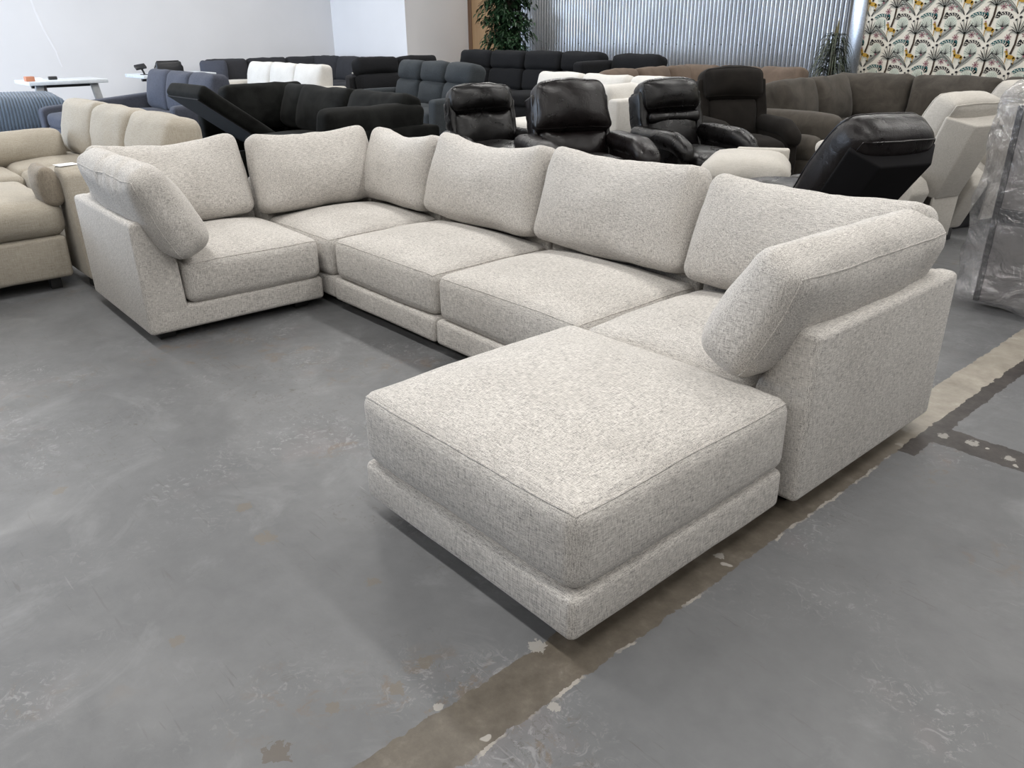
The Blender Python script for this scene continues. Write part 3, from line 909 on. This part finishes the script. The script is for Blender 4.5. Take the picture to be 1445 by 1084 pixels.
# open chaise box
b = MB()
for q in ((.02, .85, -.45, -.40), (.02, .85, .62, .90), (.02, .07, -.40, .62), (.80, .85, -.40, .62)): b.add(box(q[0], q[1], q[2], q[3], .06, .30, .01))
b.add(box(.07, .80, -.40, .62, .06, .09))
b.build('chaise_box', bk, t)
lid = MB().add(soft(.86, .92, .14, .045, (0, .0, .012), .004, 4, 97, None, .09), T(.50, .36, .29) @ RX(-36) @ T(0, -.46, .08)).build('chaise_lid', bk, t)
MB().add(box(-.39, .39, -.43, .43, -.012, 0), T(.50, .36, .29) @ RX(-36) @ T(0, -.46, .008)).build('lid_underside', M['lining'], lid)
pill(t, 'back_cushion', T(.26, .62, .45) @ RZ(90) @ RX(-10) @ T(0, 0, .215), (.92, .26, .46), bk, 98, wr=.014)
pill(t, 'back_cushion', T(.62, .80, .45) @ RZ(0) @ RX(-14) @ T(0, 0, .215), (.50, .24, .45), bk, 99, wr=.014)
legs(t, I4, [(.1, -.35), (2.75, .1), (2.75, .95), (-.05, .95)], h=.06)

# beige-armed white sofa with three white back cushions
t = thing('sofa', 'white sofa with three bright white back cushions between cream arms', 'sofa', (-13.05, 4.68, 0))
run(t, I4, 3, .84, M['white'], d=.95, sh=.44, bh=.60, top=.92, seed=110, ct=.27, tilt=10)
arm(t, I4, -.52, .0, .0, .95, .62, M['cream']); arm(t, I4, 2.52, 2.72, .0, .95, .62, M['cream'])
legs(t, I4, [(-.4, .1), (2.6, .1), (-.4, .85), (2.6, .85)])

# dark grey L sofa in the far left corner
t = thing('sectional_sofa', 'dark grey L-shaped sofa running along the white wall into the far corner', 'sofa', (-15.6, 5.45, 0))
run(t, T(1.0, 0, 0) @ RZ(90), 3, .86, M['grey'], d=.98, sh=.45, bh=.66, top=.91, seed=120, tilt=12)
run(t, T(.0, 1.95, 0), 3, .80, M['grey'], d=.95, sh=.45, bh=.66, top=.91, seed=130, tilt=12)
pill(t, 'throw_pillow', T(.55, .06, .45) @ RZ(70) @ RX(-14) @ T(0, 0, .23), (.50, .16, .47), M['denim'], 140)
pill(t, 'throw_pillow', T(.50, .50, .45) @ RZ(80) @ RX(-14) @ T(0, 0, .23), (.50, .16, .48), M['grey'], 141)
pill(t, 'throw_pillow', T(.62, 2.45, .45) @ RZ(45) @ RX(-14) @ T(0, 0, .23), (.55, .16, .50), M['grey'], 142)
legs(t, I4, [(.9, .1), (.1, .1), (2.3, 2.1), (2.3, 2.8)])

# grey armchair seen from behind
t = thing('armchair', 'grey square-backed armchair with a pale welt line, left of the charcoal recliner sofa', 'armchair', (-12.15, 7.50, 0), 211)
arm(t, I4, -.46, .46, -.40, .38, .40, M['grey'], name='seat')
MB().add(prism([(.30, .07), (.24, .92), (.37, .92), (.48, .07)], 'yz', -.47, .47, .03, 3)).build('backrest', M['grey'], t)
arm(t, I4, -.60, -.44, -.42, .46, .66, M['grey']); arm(t, I4, .44, .60, -.42, .46, .66, M['grey'])
part('welt', tube([(-.45, .43, .70), (.45, .43, .70)], .014), M['white'], t)
legs(t, I4, [(-.5, -.3), (.5, -.3), (-.5, .38), (.5, .38)])

# charcoal three-seat reclining sofa
t = thing('reclining_sofa', 'charcoal reclining sofa with three separate high backs, in front of the long dark sectional', 'sofa', (-9.40, 5.22, 0), -8)
run(t, I4, 3, .69, M['charcoal'], d=.95, sh=.46, bh=.70, top=.99, style='recl', seed=150, ct=.22, tilt=14)
arm(t, I4, -.2, -.01, .0, .9, .62, M['charcoal']); arm(t, I4, 2.08, 2.27, .0, .9, .62, M['charcoal'])

# long graphite reclining sectional in front of the corrugated wall
t = thing('reclining_sectional', 'long dark graphite reclining sectional standing in front of the corrugated wall', 'sofa', (-10.10, 7.62, 0))
run(t, T(-.84, 0, 0), 4, .84, M['graphite'], d=.95, sh=.47, bh=.75, top=1.05, style='recl', seed=160, ct=.22, tilt=12)
arm(t, T(2.53, 0, 0), 0, .19, .05, .90, .95, M['graphite'], name='console')
run(t, T(2.73, 0, 0), 1, .90, M['graphite'], d=.95, sh=.47, bh=.75, top=1.03, style='recl', seed=166, ct=.22, tilt=12)
arm(t, T(3.64, 0, 0), 0, .18, .0, .95, .80, M['graphite'])
run(t, T(.11, -1.62, 0) @ RZ(90), 2, .80, M['graphite'], d=.95, sh=.47, bh=.72, top=.99, style='recl', seed=170, ct=.22, tilt=14)

# tan suede sectional
t = thing('sectional_sofa', 'tan brown suede sectional with low seamed backs, in front of the graphite sectional', 'sofa', (-5.90, 6.22, 0))
run(t, T(.96, .0, 0) @ RZ(90), 3, .60, M['brown'], d=.95, sh=.45, bh=.70, top=.95, seed=180, ct=.24, tilt=12)
run(t, T(.12, .93, 0), 3, .58, M['brown'], d=.95, sh=.45, bh=.70, top=.955, seed=190, ct=.24, tilt=12)
arm(t, I4, 1.86, 2.0, .95, 1.85, .64, M['brown'])
legs(t, I4, [(.1, .1), (1.9, 1.1), (1.9, 1.75), (.1, 1.75)])

# cream sectional behind the black recliners
t = thing('sectional_sofa', 'cream sectional with low pale cushions, behind the row of black recliners', 'sofa', (-6.22, 5.08, 0))
run(t, I4, 3, .70, M['white'], d=.95, sh=.45, bh=.66, top=.93, seed=200, ct=.26, tilt=12)
run(t, T(1.15, .90, 0) @ RZ(-90), 2, .60, M['white'], d=.95, sh=.45, bh=.79, top=.90, seed=206, ct=.22, tilt=10)
legs(t, I4, [(.1, .1), (.1, .85), (2.0, .85), (2.0, -.2)])

# grey-brown plush sectional below the wallpaper
t = thing('sectional_sofa', 'grey-brown plush corner sectional standing below the patterned wallpaper', 'sofa', (-3.87, 6.36, 0))
tp = M['taupe']
run(t, T(1.04, .13, 0) @ RZ(90), 2, .71, tp, d=1.02, sh=.44, bh=.62, top=.89, seed=210, ct=.30, tilt=12, wr=.017)
run(t, T(.08, 1.03, 0), 3, .87, tp, d=1.0, sh=.44, bh=.63, top=.90, seed=220, ct=.28, tilt=12, wr=.015)
arm(t, I4, .0, 1.12, -.16, .13, .63, tp, r=.11, crown=.02)
MB().add(soft(.50, .24, .2, .08, (0, .02, .03), .01, 4, 230, None, .09), T(.84, -.29, .34)).build('seat_cushion', tp, t)
arm(t, I4, .60, 1.08, -.40, -.18, .26, tp, name='base')
legs(t, I4, [(.65, -.35), (1.02, -.35), (2.5, 1.2), (2.5, 1.9)])

# recliners
def recliner(t, mats, w=.86, aw=.17, recl=16, hh=.27, hw=.60, ht=.17, lumbar=False, wings=.05, top=1.03, ah=.61, armpad=True, side_mat=None, hcrown=.06, flare=1.0, seed=0, wr=.012):
    m = mats
    sm = side_mat or m
    iw = w - 2 * aw
    part('base', box(-w / 2 + .06, w / 2 - .06, -.30, .34, 0, .10, .01), M['darkpl'], t)
    MB().add(soft(iw - .01, .62, .22, .07, (0, .015, .035), wr, 5, seed, None, .06), T(0, -.16, .37)).build('seat', m, t)
    MB().add(soft(iw - .01, .13, .32, .05, (0, .03, .01), wr * .6, 5, seed + 1, None, .07), T(0, -.455, .24)).build('footrest', m, t)
    B = T(0, .17, .42) @ RX(-recl)
    H = (top - .42) / math.cos(R(recl))
    bw = hw + .02
    MB().add(prism([(-bw / 2 + .02, .0), (-bw / 2, H * .55), (-bw / 2 + .03, H - .05), (bw / 2 - .03, H - .05), (bw / 2, H * .55), (bw / 2 - .02, .0)], 'xz', .16, .22, .02, 3), B).build('back_panel', sm, t)
    h1 = H - hh + .02
    MB().add(soft(iw + .02, ht, h1, .06, (.0, .05, .0), wr * 1.3, 6, seed + 2, None, .045), B @ T(0, .08, h1 / 2)).build('lumbar_cushion', m, t)
    if lumbar:
        MB().add(soft(hw - .06, .09, .09, .04, (0, .01, .0), wr * .6, 6, seed + 5, None, .05), B @ T(0, -.01, H - hh - .055)).build('lumbar_roll', m, t)
    def hf(p, u, v, w_):
        k = 1 + (flare - 1) * (-w_) * .5
        return (p.x * k, p.y - .02 * (1 - u * u) * (1 if v < 0 else 0), p.z + .012 * (1 - u * u))
    hr = MB()
    kw = dict(r=.065, crown=(.01, hcrown, .02), wr=wr, fr=6, seed=seed + 3, fn=hf)
    hr.add(soft(hw, ht + .03, hh, res=.045, **kw), B @ T(0, .065, H - hh / 2))
    hr.add(piping(hw, ht + .03, hh, ax=1, side=-1, rad=.004, **kw), B @ T(0, .065, H - hh / 2))
    hr.build('headrest', m, t)
    for s in (-1, 1):
        if wings:
            MB().add(soft(wings, .20, H - .10, .024, (.008, .0, 0), wr, 16, seed + 6 + s, None, .04), B @ T(s * (hw / 2 - .01), .10, (H - .10) / 2 + .02)).build('back_wing', sm, t)
        a0 = s * (w / 2) if s < 0 else w / 2 - aw
        MB().add(prism([(-.36, .06), (-.40, .30), (-.38, ah - .10), (-.30, ah - .06), (.36, ah - .05), (.40, .10), (.36, .06)], 'yz', a0 + .015, a0 + aw - .015, .035, 3)).build('side_panel', sm, t)
        pv = soft(aw, .80, .14, .06, (.006, .012, .012), wr * .6, 5, seed + 9 + s, lambda p, u, v, w_: (p.x, p.y, p.z - .11 * max(0, -v - .45) ** 1.5 * 1.8), .05)
        MB().add(pv, T(a0 + aw / 2, -.04, ah - .04)).build('arm', m, t)
RG = 'recliners in the row facing right'
t = thing('recliner', 'black leather recliner at the left end of the recliner row, lowest headrest', 'recliner', (-4.50, 3.60, 0), 70, RG)
recliner(t, M['leather'], w=.80, aw=.13, hw=.58, hh=.23, top=.935, recl=20, seed=300, wr=.016, ah=.54)
t = thing('recliner', 'black leather recliner with the largest glossy headrest, second from the left', 'recliner', (-3.40, 3.57, 0), 64, RG)
recliner(t, M['brownleather'], w=.94, aw=.19, hw=.62, hh=.38, ht=.20, top=1.0, recl=19, hcrown=.075, flare=1.16, seed=320, wr=.014, ah=.60, wings=.04)
t = thing('recliner', 'black leather recliner with a padded roll below its headrest, third from the left', 'recliner', (-3.11, 4.53, 0), 72, RG)
recliner(t, M['leather'], w=.76, aw=.14, hw=.56, hh=.25, top=.99, recl=18, lumbar=True, wings=.07, seed=340, wr=.008)
t = thing('recliner', 'dark brown suede recliner behind the others, right end of the recliner row', 'recliner', (-3.23, 5.47, 0), 57, RG)
recliner(t, M['umber'], w=.74, aw=.14, hw=.58, hh=.27, ht=.18, top=1.04, recl=16, wings=.10, seed=360, wr=.008)

def back_recliner(t, m, shellm, recl=18, w=.84, bw=.64, top=1.0, seed=0, skirt=True, cush_t=.22, cush_extra=.07, bulge=.03, rnd=.05, foot=0.0, panel_h=None, aw=.16, ad=0.0):
    """recliner seen from behind: leaning back shell, thick pad above it, sides, arms, seat, skirt"""
    part('base', box(-w / 2 + .08, w / 2 - .08, -.28, .26, 0, .10, .01), M['darkpl'], t)
    iw = w - 2 * aw
    MB().add(soft(iw - .01, .66, .20, .06, (0, .01, .035), .006, 5, seed, None, .07), T(0, -.16, .40)).build('seat', m, t)
    if foot:
        MB().add(soft(iw + .06, .46, .17, .08, (0, .02, .04), .010, 5, seed + 1, None, .06), T(0, -.52 - .22, .43) @ RX(8)).build('footrest', m, t)
        MB().add(soft(iw + .04, .24, .15, .07, (0, .02, .02), .008, 5, seed + 2, None, .06), T(0, -.52 - .50, .36) @ RX(-18)).build('footrest', m, t)
    else:
        MB().add(soft(iw - .01, .12, .34, .05, (0, .02, .01), .006, 5, seed + 1, None, .07), T(0, -.50, .25)).build('footrest', m, t)
    B = T(0, .20, .40) @ RX(-recl)
    H = (top - .40) / math.cos(R(recl))
    ph = panel_h or (H - cush_extra)
    # faceted shell: flat centre, sides angled forward, narrower at the bottom
    bm = bmesh.new()
    sect = [(-bw / 2 - .02, .06), (-bw / 2 + .10, .20), (bw / 2 - .10, .20), (bw / 2 + .02, .06), (bw / 2 - .02, .02), (-bw / 2 + .02, .02)]
    lo = [bm.verts.new((x * .86, y - .02, .0)) for x, y in sect]
    hi = [bm.verts.new((x, y, ph)) for x, y in sect]
    bm.faces.new(lo); bm.faces.new(hi[::-1])
    for i in range(6): bm.faces.new((lo[i], hi[i], hi[(i + 1) % 6], lo[(i + 1) % 6]))
    bmesh.ops.recalc_face_normals(bm, faces=bm.faces)
    MB().add(bevelled(bm, .012, 3), B).build('back_panel', shellm, t)
    kw = dict(r=rnd, crown=(.012, bulge, .015), wr=.006, fr=6, seed=seed + 3, fn=lambda p, u, v, w_: (p.x, p.y + .03 * max(0, w_) ** 2, p.z))
    size = (bw + .0, cush_t, H + .02)
    pd = MB().add(soft(*size, res=.05, **kw), B @ T(0, -.04, (H + .02) / 2))
    pd.add(piping(*size, ax=1, side=1, rad=.006, **kw), B @ T(0, -.04, (H + .02) / 2))
    pd.add(piping(*size, ax=1, side=-1, rad=.006, **kw), B @ T(0, -.04, (H + .02) / 2))
    pd.build('back_cushion', m, t, 60)
    for s in (-1, 1):
        a0 = -w / 2 if s < 0 else w / 2 - aw
        MB().add(prism([(-.46, .06), (-.50, .36 - ad), (-.46, .56 - ad), (.16, .58 - ad), (.36, .47 - ad), (.40, .40 - ad), (.26, .08)], 'yz', a0, a0 + aw, .022, 3)).build('side_panel', m, t)
        MB().add(soft(aw + .01, .62, .10, .045, (.004, .01, .02), .004, 5, seed + 7 + s, None, .06), T(a0 + aw / 2, -.18, .595 - ad)).build('arm', m, t)
    if skirt:
        MB().add(prism([(.352, .44), (.372, .44), (.345, .07), (.325, .07)], 'yz', -bw / 2 + .11, bw / 2 - .11, .004, 2)).build('skirt', m, t)
RB = 'recliners with their backs to the aisle'
t = thing('recliner', 'dark brown leather recliner leaning far back, its black back towards us', 'recliner', (-1.40, 3.44, 0), -112, RB)
back_recliner(t, M['brownleather'], M['shell'], recl=36, w=.70, bw=.53, top=.905, seed=400, skirt=False, cush_t=.24, cush_extra=.06, bulge=.05, rnd=.09, ad=.14)
t = thing('recliner', 'off-white recliner seen from behind, beside the dark brown leather recliner', 'recliner', (-1.42, 4.72, 0), -105, RB)
back_recliner(t, M['cream'], M['cream'], recl=20, top=.955, bw=.47, w=.74, cush_t=.19, seed=420)
t = thing('recliner', 'off-white recliner seen from behind, cut off by the right edge, farthest of its row', 'recliner', (-1.38, 5.62, 0), -105, RB)
back_recliner(t, M['cream'], M['cream'], recl=20, top=.99, bw=.50, w=.76, cush_t=.19, seed=440)

# cream padded seat half hidden by the dark brown recliner
t = thing('lounge_chair', 'off-white puffy padded lounge seat left of the dark brown recliner, mostly hidden', 'lounge chair', (-2.25, 4.06, 0), -60)
cm = M['cream']
MB().add(soft(.60, .58, .18, .088, (0, .02, .05), .016, 5, 480, None, .05), T(0, .0, .445)).build('seat_cushion', cm, t)
MB().add(soft(.63, .60, .15, .07, (0, .02, .02), .014, 5, 481, None, .05), T(0, -.02, .305)).build('seat_cushion', cm, t)
arm(t, I4, -.28, .28, -.25, .25, .25, cm, name='base', crown=0)
arm(t, I4, -.42, -.33, -.10, .28, .56, cm, r=.02, crown=.0)
legs(t, I4, [(-.22, -.2), (.22, -.2), (-.22, .2), (.22, .2)])

# furniture panel wrapped in clear plastic at the right edge
t = thing('wrapped_panel', 'grey upholstered panel wrapped in wrinkled clear plastic at the right edge', 'wrapped furniture', (-.40, 3.52, 0))
part('panel', box(.0, 1.0, .0, .16, .03, 1.02, .012), M['panelgrey'], t)
part('edge_trim', box(-.018, .012, -.012, .05, .03, 1.03, .006), M['darkpl'], t)
part('crossbar', box(.012, 1.0, -.016, .0, .46, .53, .004), M['darkpl'], t)
def bagfn(p, u, v, w):
    k = 1 + .05 * max(0, -w - .6) * 2.5
    rip = .012 * math.sin(p.z * 31 + p.x * 5) * (.4 + .6 * noise.noise(Vector((p.z * 4, p.x * 3, 1))))
    return (p.x * k + rip, p.y * (k + .25 * max(0, -w - .75) * 4) + rip, p.z)
MB().add(soft(1.20, .34, 1.10, .07, (.02, .02, .01), .034, 6, 500, bagfn, .035), T(.50, .08, .585)).build('plastic_wrap', M['film'], t)

# desks by the left wall and what stands on them
def desk(label, x0, x1, y0, y1):
    t = thing('desk', label, 'desk', ((x0 + x1) / 2, (y0 + y1) / 2, 0))
    hx, hy = (x1 - x0) / 2, (y1 - y0) / 2
    part('desk_top', box(-hx, hx, -hy, hy, .69, .745, .006), M['desktop'], t)
    part('beam', box(-.04, .04, -hy + .12, hy - .12, .63, .69, .004), M['darkpl'], t)
    for sy in (-1, 1):
        a, c = sy * (hy - .17), sy * (hy - .08)
        part('leg', prism([(a - .055, .69), (a + .055, .69), (c + .055, .03), (c - .055, .03)], 'yz', hx - .22, hx - .15, .004, 2), M['steel'], t)
        part('foot_bar', box(-hx + .08, hx - .08, sy * (hy - .06) - .04, sy * (hy - .06) + .04, 0, .03, .004), M['steel'], t)
    part('control_box', box(hx - .36, hx - .24, -hy + .16, -hy + .28, .50, .69, .008), M['panelgrey'], t)
    return t
DG = 'desks along the left wall'
o = desk('pale-topped grey metal desk behind the ribbed blue pouf', -14.20, -13.25, 1.92, 3.04); o['group'] = DG
o = desk('pale-topped grey metal desk with the black chair, behind the slate-blue sectional', -14.72, -13.78, 3.76, 5.02); o['group'] = DG
o = MB().add(box(-.07, .07, -.06, .06, 0, .07, .006)).build('card_box', M['orange']); o.location = (-13.45, 1.98, .745)
tag(o, 'small orange-brown box on the desk behind the pouf', 'box')
o = MB().add(box(-.09, .09, -.07, .07, 0, .035, .004)).build('paper_stack', M['paper']); o.location = (-13.72, 2.13, .745)
tag(o, 'small white stack of paper beside the orange-brown box', 'paper')
o = MB().add(box(-.04, .04, -.06, .06, 0, .05, .012)).build('stapler', M['darkpl']); o.location = (-13.70, 2.36, .745)
tag(o, 'small black gadget on the desk behind the pouf', 'gadget')
t = thing('card_reader_stand', 'black tilted screen on a slim stand at the left end of the second desk', 'screen stand', (-14.0, 3.86, .745))
part('foot_plate', cyl(0, 0, 0, .012, .07), M['darkpl'], t)
part('stem', tube([(0, 0, .01), (.0, -.02, .07), (.0, -.04, .11)], .016, 8), M['darkpl'], t)
part('screen', box(-.05, .05, -.09, .09, -.02, .02, .008), M['darkpl'], t).matrix_local = T(.0, -.05, .13) @ RX(8) @ RY(35)
o = MB().add(box(-.16, .16, -.10, .10, 0, .03, .006)).build('black_tray', M['darkpl']); o.location = (-14.0, 4.25, .745)
tag(o, 'flat black device lying on the second desk beside the screen stand', 'device')
t = thing('office_chair', 'black mesh-backed office chair behind the second desk', 'office chair', (-15.15, 4.78, -.0), 90)
part('backrest', soft_box_at(-.24, .24, .20, .26, .50, .90, .03, (0, .02, 0), .0), M['darkpl'], t)
part('back_rim', tube([(-.25, .22, .56), (-.26, .24, .80), (-.20, .25, .905), (.20, .25, .905), (.26, .24, .80), (.25, .22, .56)], .014, 6), M['darkpl'], t)
part('seat', soft_box_at(-.25, .25, -.25, .24, .43, .51, .03, (0, 0, .015), .0), M['darkpl'], t)
part('gas_column', cyl(0, 0, .09, .44, .03), M['steel'], t)
for k in range(5):
    a = 2 * PI * k / 5
    part('leg', tube([(0, 0, .11), (.30 * math.cos(a), .30 * math.sin(a), .065)], [.03, .02], 6), M['darkpl'], t)
    part('caster', soft_box_at(.30 * math.cos(a) - .025, .30 * math.cos(a) + .025, .30 * math.sin(a) - .025, .30 * math.sin(a) + .025, 0, .06, .02), M['darkpl'], t)
for s in (-1, 1):
    part('armrest', soft_box_at(s * .30 - .035, s * .30 + .035, -.14, .14, .64, .67, .012), M['darkpl'], t)
    part('arm_post', tube([(s * .24, .0, .46), (s * .30, .0, .50), (s * .30, .0, .65)], .014, 6), M['darkpl'], t)

# plants
def leaf(base, d, L, wd, droop, nrm=None):
    """one pointed leaf, folded along its midrib"""
    d = d.normalized()
    up = Vector((0, 0, 1))
    side = d.cross(up)
    side = side.normalized() if side.length > 1e-3 else Vector((1, 0, 0))
    up2 = side.cross(d)
    vs, fs = [], []
    st = [(0, .12), (.3, .9), (.62, .8), (1, .0)]
    for t_, k in st:
        c = base + d * (L * t_) - up * (droop * L * t_ * t_)
        vs += [c + side * (wd * k * .5) + up2 * (.12 * wd * k), c, c - side * (wd * k * .5) + up2 * (.12 * wd * k)]
    for i in range(3):
        a = i * 3
        fs += [[a, a + 1, a + 4, a + 3], [a + 1, a + 2, a + 5, a + 4]]
    return vs, fs
def ficus(x, y):
    rnd = random.Random(5)
    t = thing('ficus_tree', 'leafy green ficus tree in front of the brown wood panel', 'plant', (x, y, 0))
    part('pot', cyl(0, 0, 0, .34, .16, .21), M['pot'], t)
    part('trunk', tube([(0, 0, .3), (.02, .01, .8), (-.02, .0, 1.3), (.0, .02, 1.9), (.02, .0, 2.3)], [.03, .027, .024, .018, .01]), M['bark'], t)
    br, fo = MB(), MB()
    for k in range(150):
        z = .85 + 1.55 * k / 150
        a = rnd.uniform(0, 2 * PI)
        reach = (.54 if z > 1.25 else .40 + .5 * (z - .85)) * rnd.uniform(.5, 1.0) * (1 if z < 2.0 else 1 - (z - 2.0) * .8)
        p0 = Vector((0, 0, z)); p2 = Vector((reach * math.cos(a), reach * math.sin(a) * .95, z + rnd.uniform(-.12, .16)))
        p1 = (p0 + p2) / 2 + Vector((0, 0, .07))
        br.add(tube([p0, p1, p2], [.008, .006, .003], 4))
        for q in range(34):
            s = rnd.uniform(.2, 1.05)
            b0 = p0.lerp(p1, s * 2) if s < .5 else p1.lerp(p2, (s - .5) * 2)
            b0 = b0 + Vector((rnd.uniform(-.06, .06), rnd.uniform(-.06, .06), rnd.uniform(-.08, .05)))
            an = a + rnd.uniform(-1.4, 1.4)
            d = Vector((math.cos(an), math.sin(an), rnd.uniform(-.9, .25)))
            fo.add(leaf(b0, d, rnd.uniform(.08, .13), rnd.uniform(.034, .05), rnd.uniform(.1, .5)))
    br.build('branches', M['bark'], t)
    fo.build('foliage', M['leaf'], t, 80)
ficus(-10.98, 9.46)
def spiky(x, y):
    rnd = random.Random(11)
    t = thing('dracaena_plant', 'dark arching narrow-leaved plant beside the wallpaper', 'plant', (x, y, 0))
    part('pot', cyl(0, 0, 0, .30, .13, .17), M['pot'], t)
    part('stem', tube([(0, 0, .25), (.01, 0, .7), (.03, 0, 1.12)], [.03, .026, .015]), M['bark'], t)
    fo = MB()
    def blade(z, a, L, wd, rise):
        vs, fs = [], []
        n = 7
        d = Vector((math.cos(a), math.sin(a), 0)); s = Vector((-d.y, d.x, 0))
        for i in range(n + 1):
            q = i / n
            c = Vector((.02, 0, z)) + d * (L * (q - .25 * q ** 3)) + Vector((0, 0, L * (rise * q - (rise + .75) * q ** 2.4)))
            k = wd * (.5 + .5 * math.sin(PI * min(1, q * 1.3 + .15))) * (1 - q ** 4) * .5 + .001
            vs += [c + s * k, c - Vector((0, 0, k * .4)), c - s * k]
        for i in range(n):
            a_ = i * 3
            fs += [[a_, a_ + 1, a_ + 4, a_ + 3], [a_ + 1, a_ + 2, a_ + 5, a_ + 4]]
        return vs, fs
    for k in range(190):
        z = .62 + .66 * (k / 190) ** .9
        fo.add(blade(z, rnd.uniform(0, 2 * PI), rnd.uniform(.34, .54) * (1.15 - .5 * (k / 190)), rnd.uniform(.016, .026), rnd.uniform(.35, .9)))
    fo.build('foliage', M['leaf2'], t, 80)
    sp = MB()
    for k in range(9): sp.add(leaf(Vector((.03 + rnd.uniform(-.01, .01), rnd.uniform(-.01, .01), 1.10 + .012 * k)), Vector((rnd.uniform(-.12, .12), rnd.uniform(-.12, .12), 1)), .26, .03, -.1))
    sp.build('new_shoot', M['leafdry'], t, 80)
spiky(-4.74, 9.72)
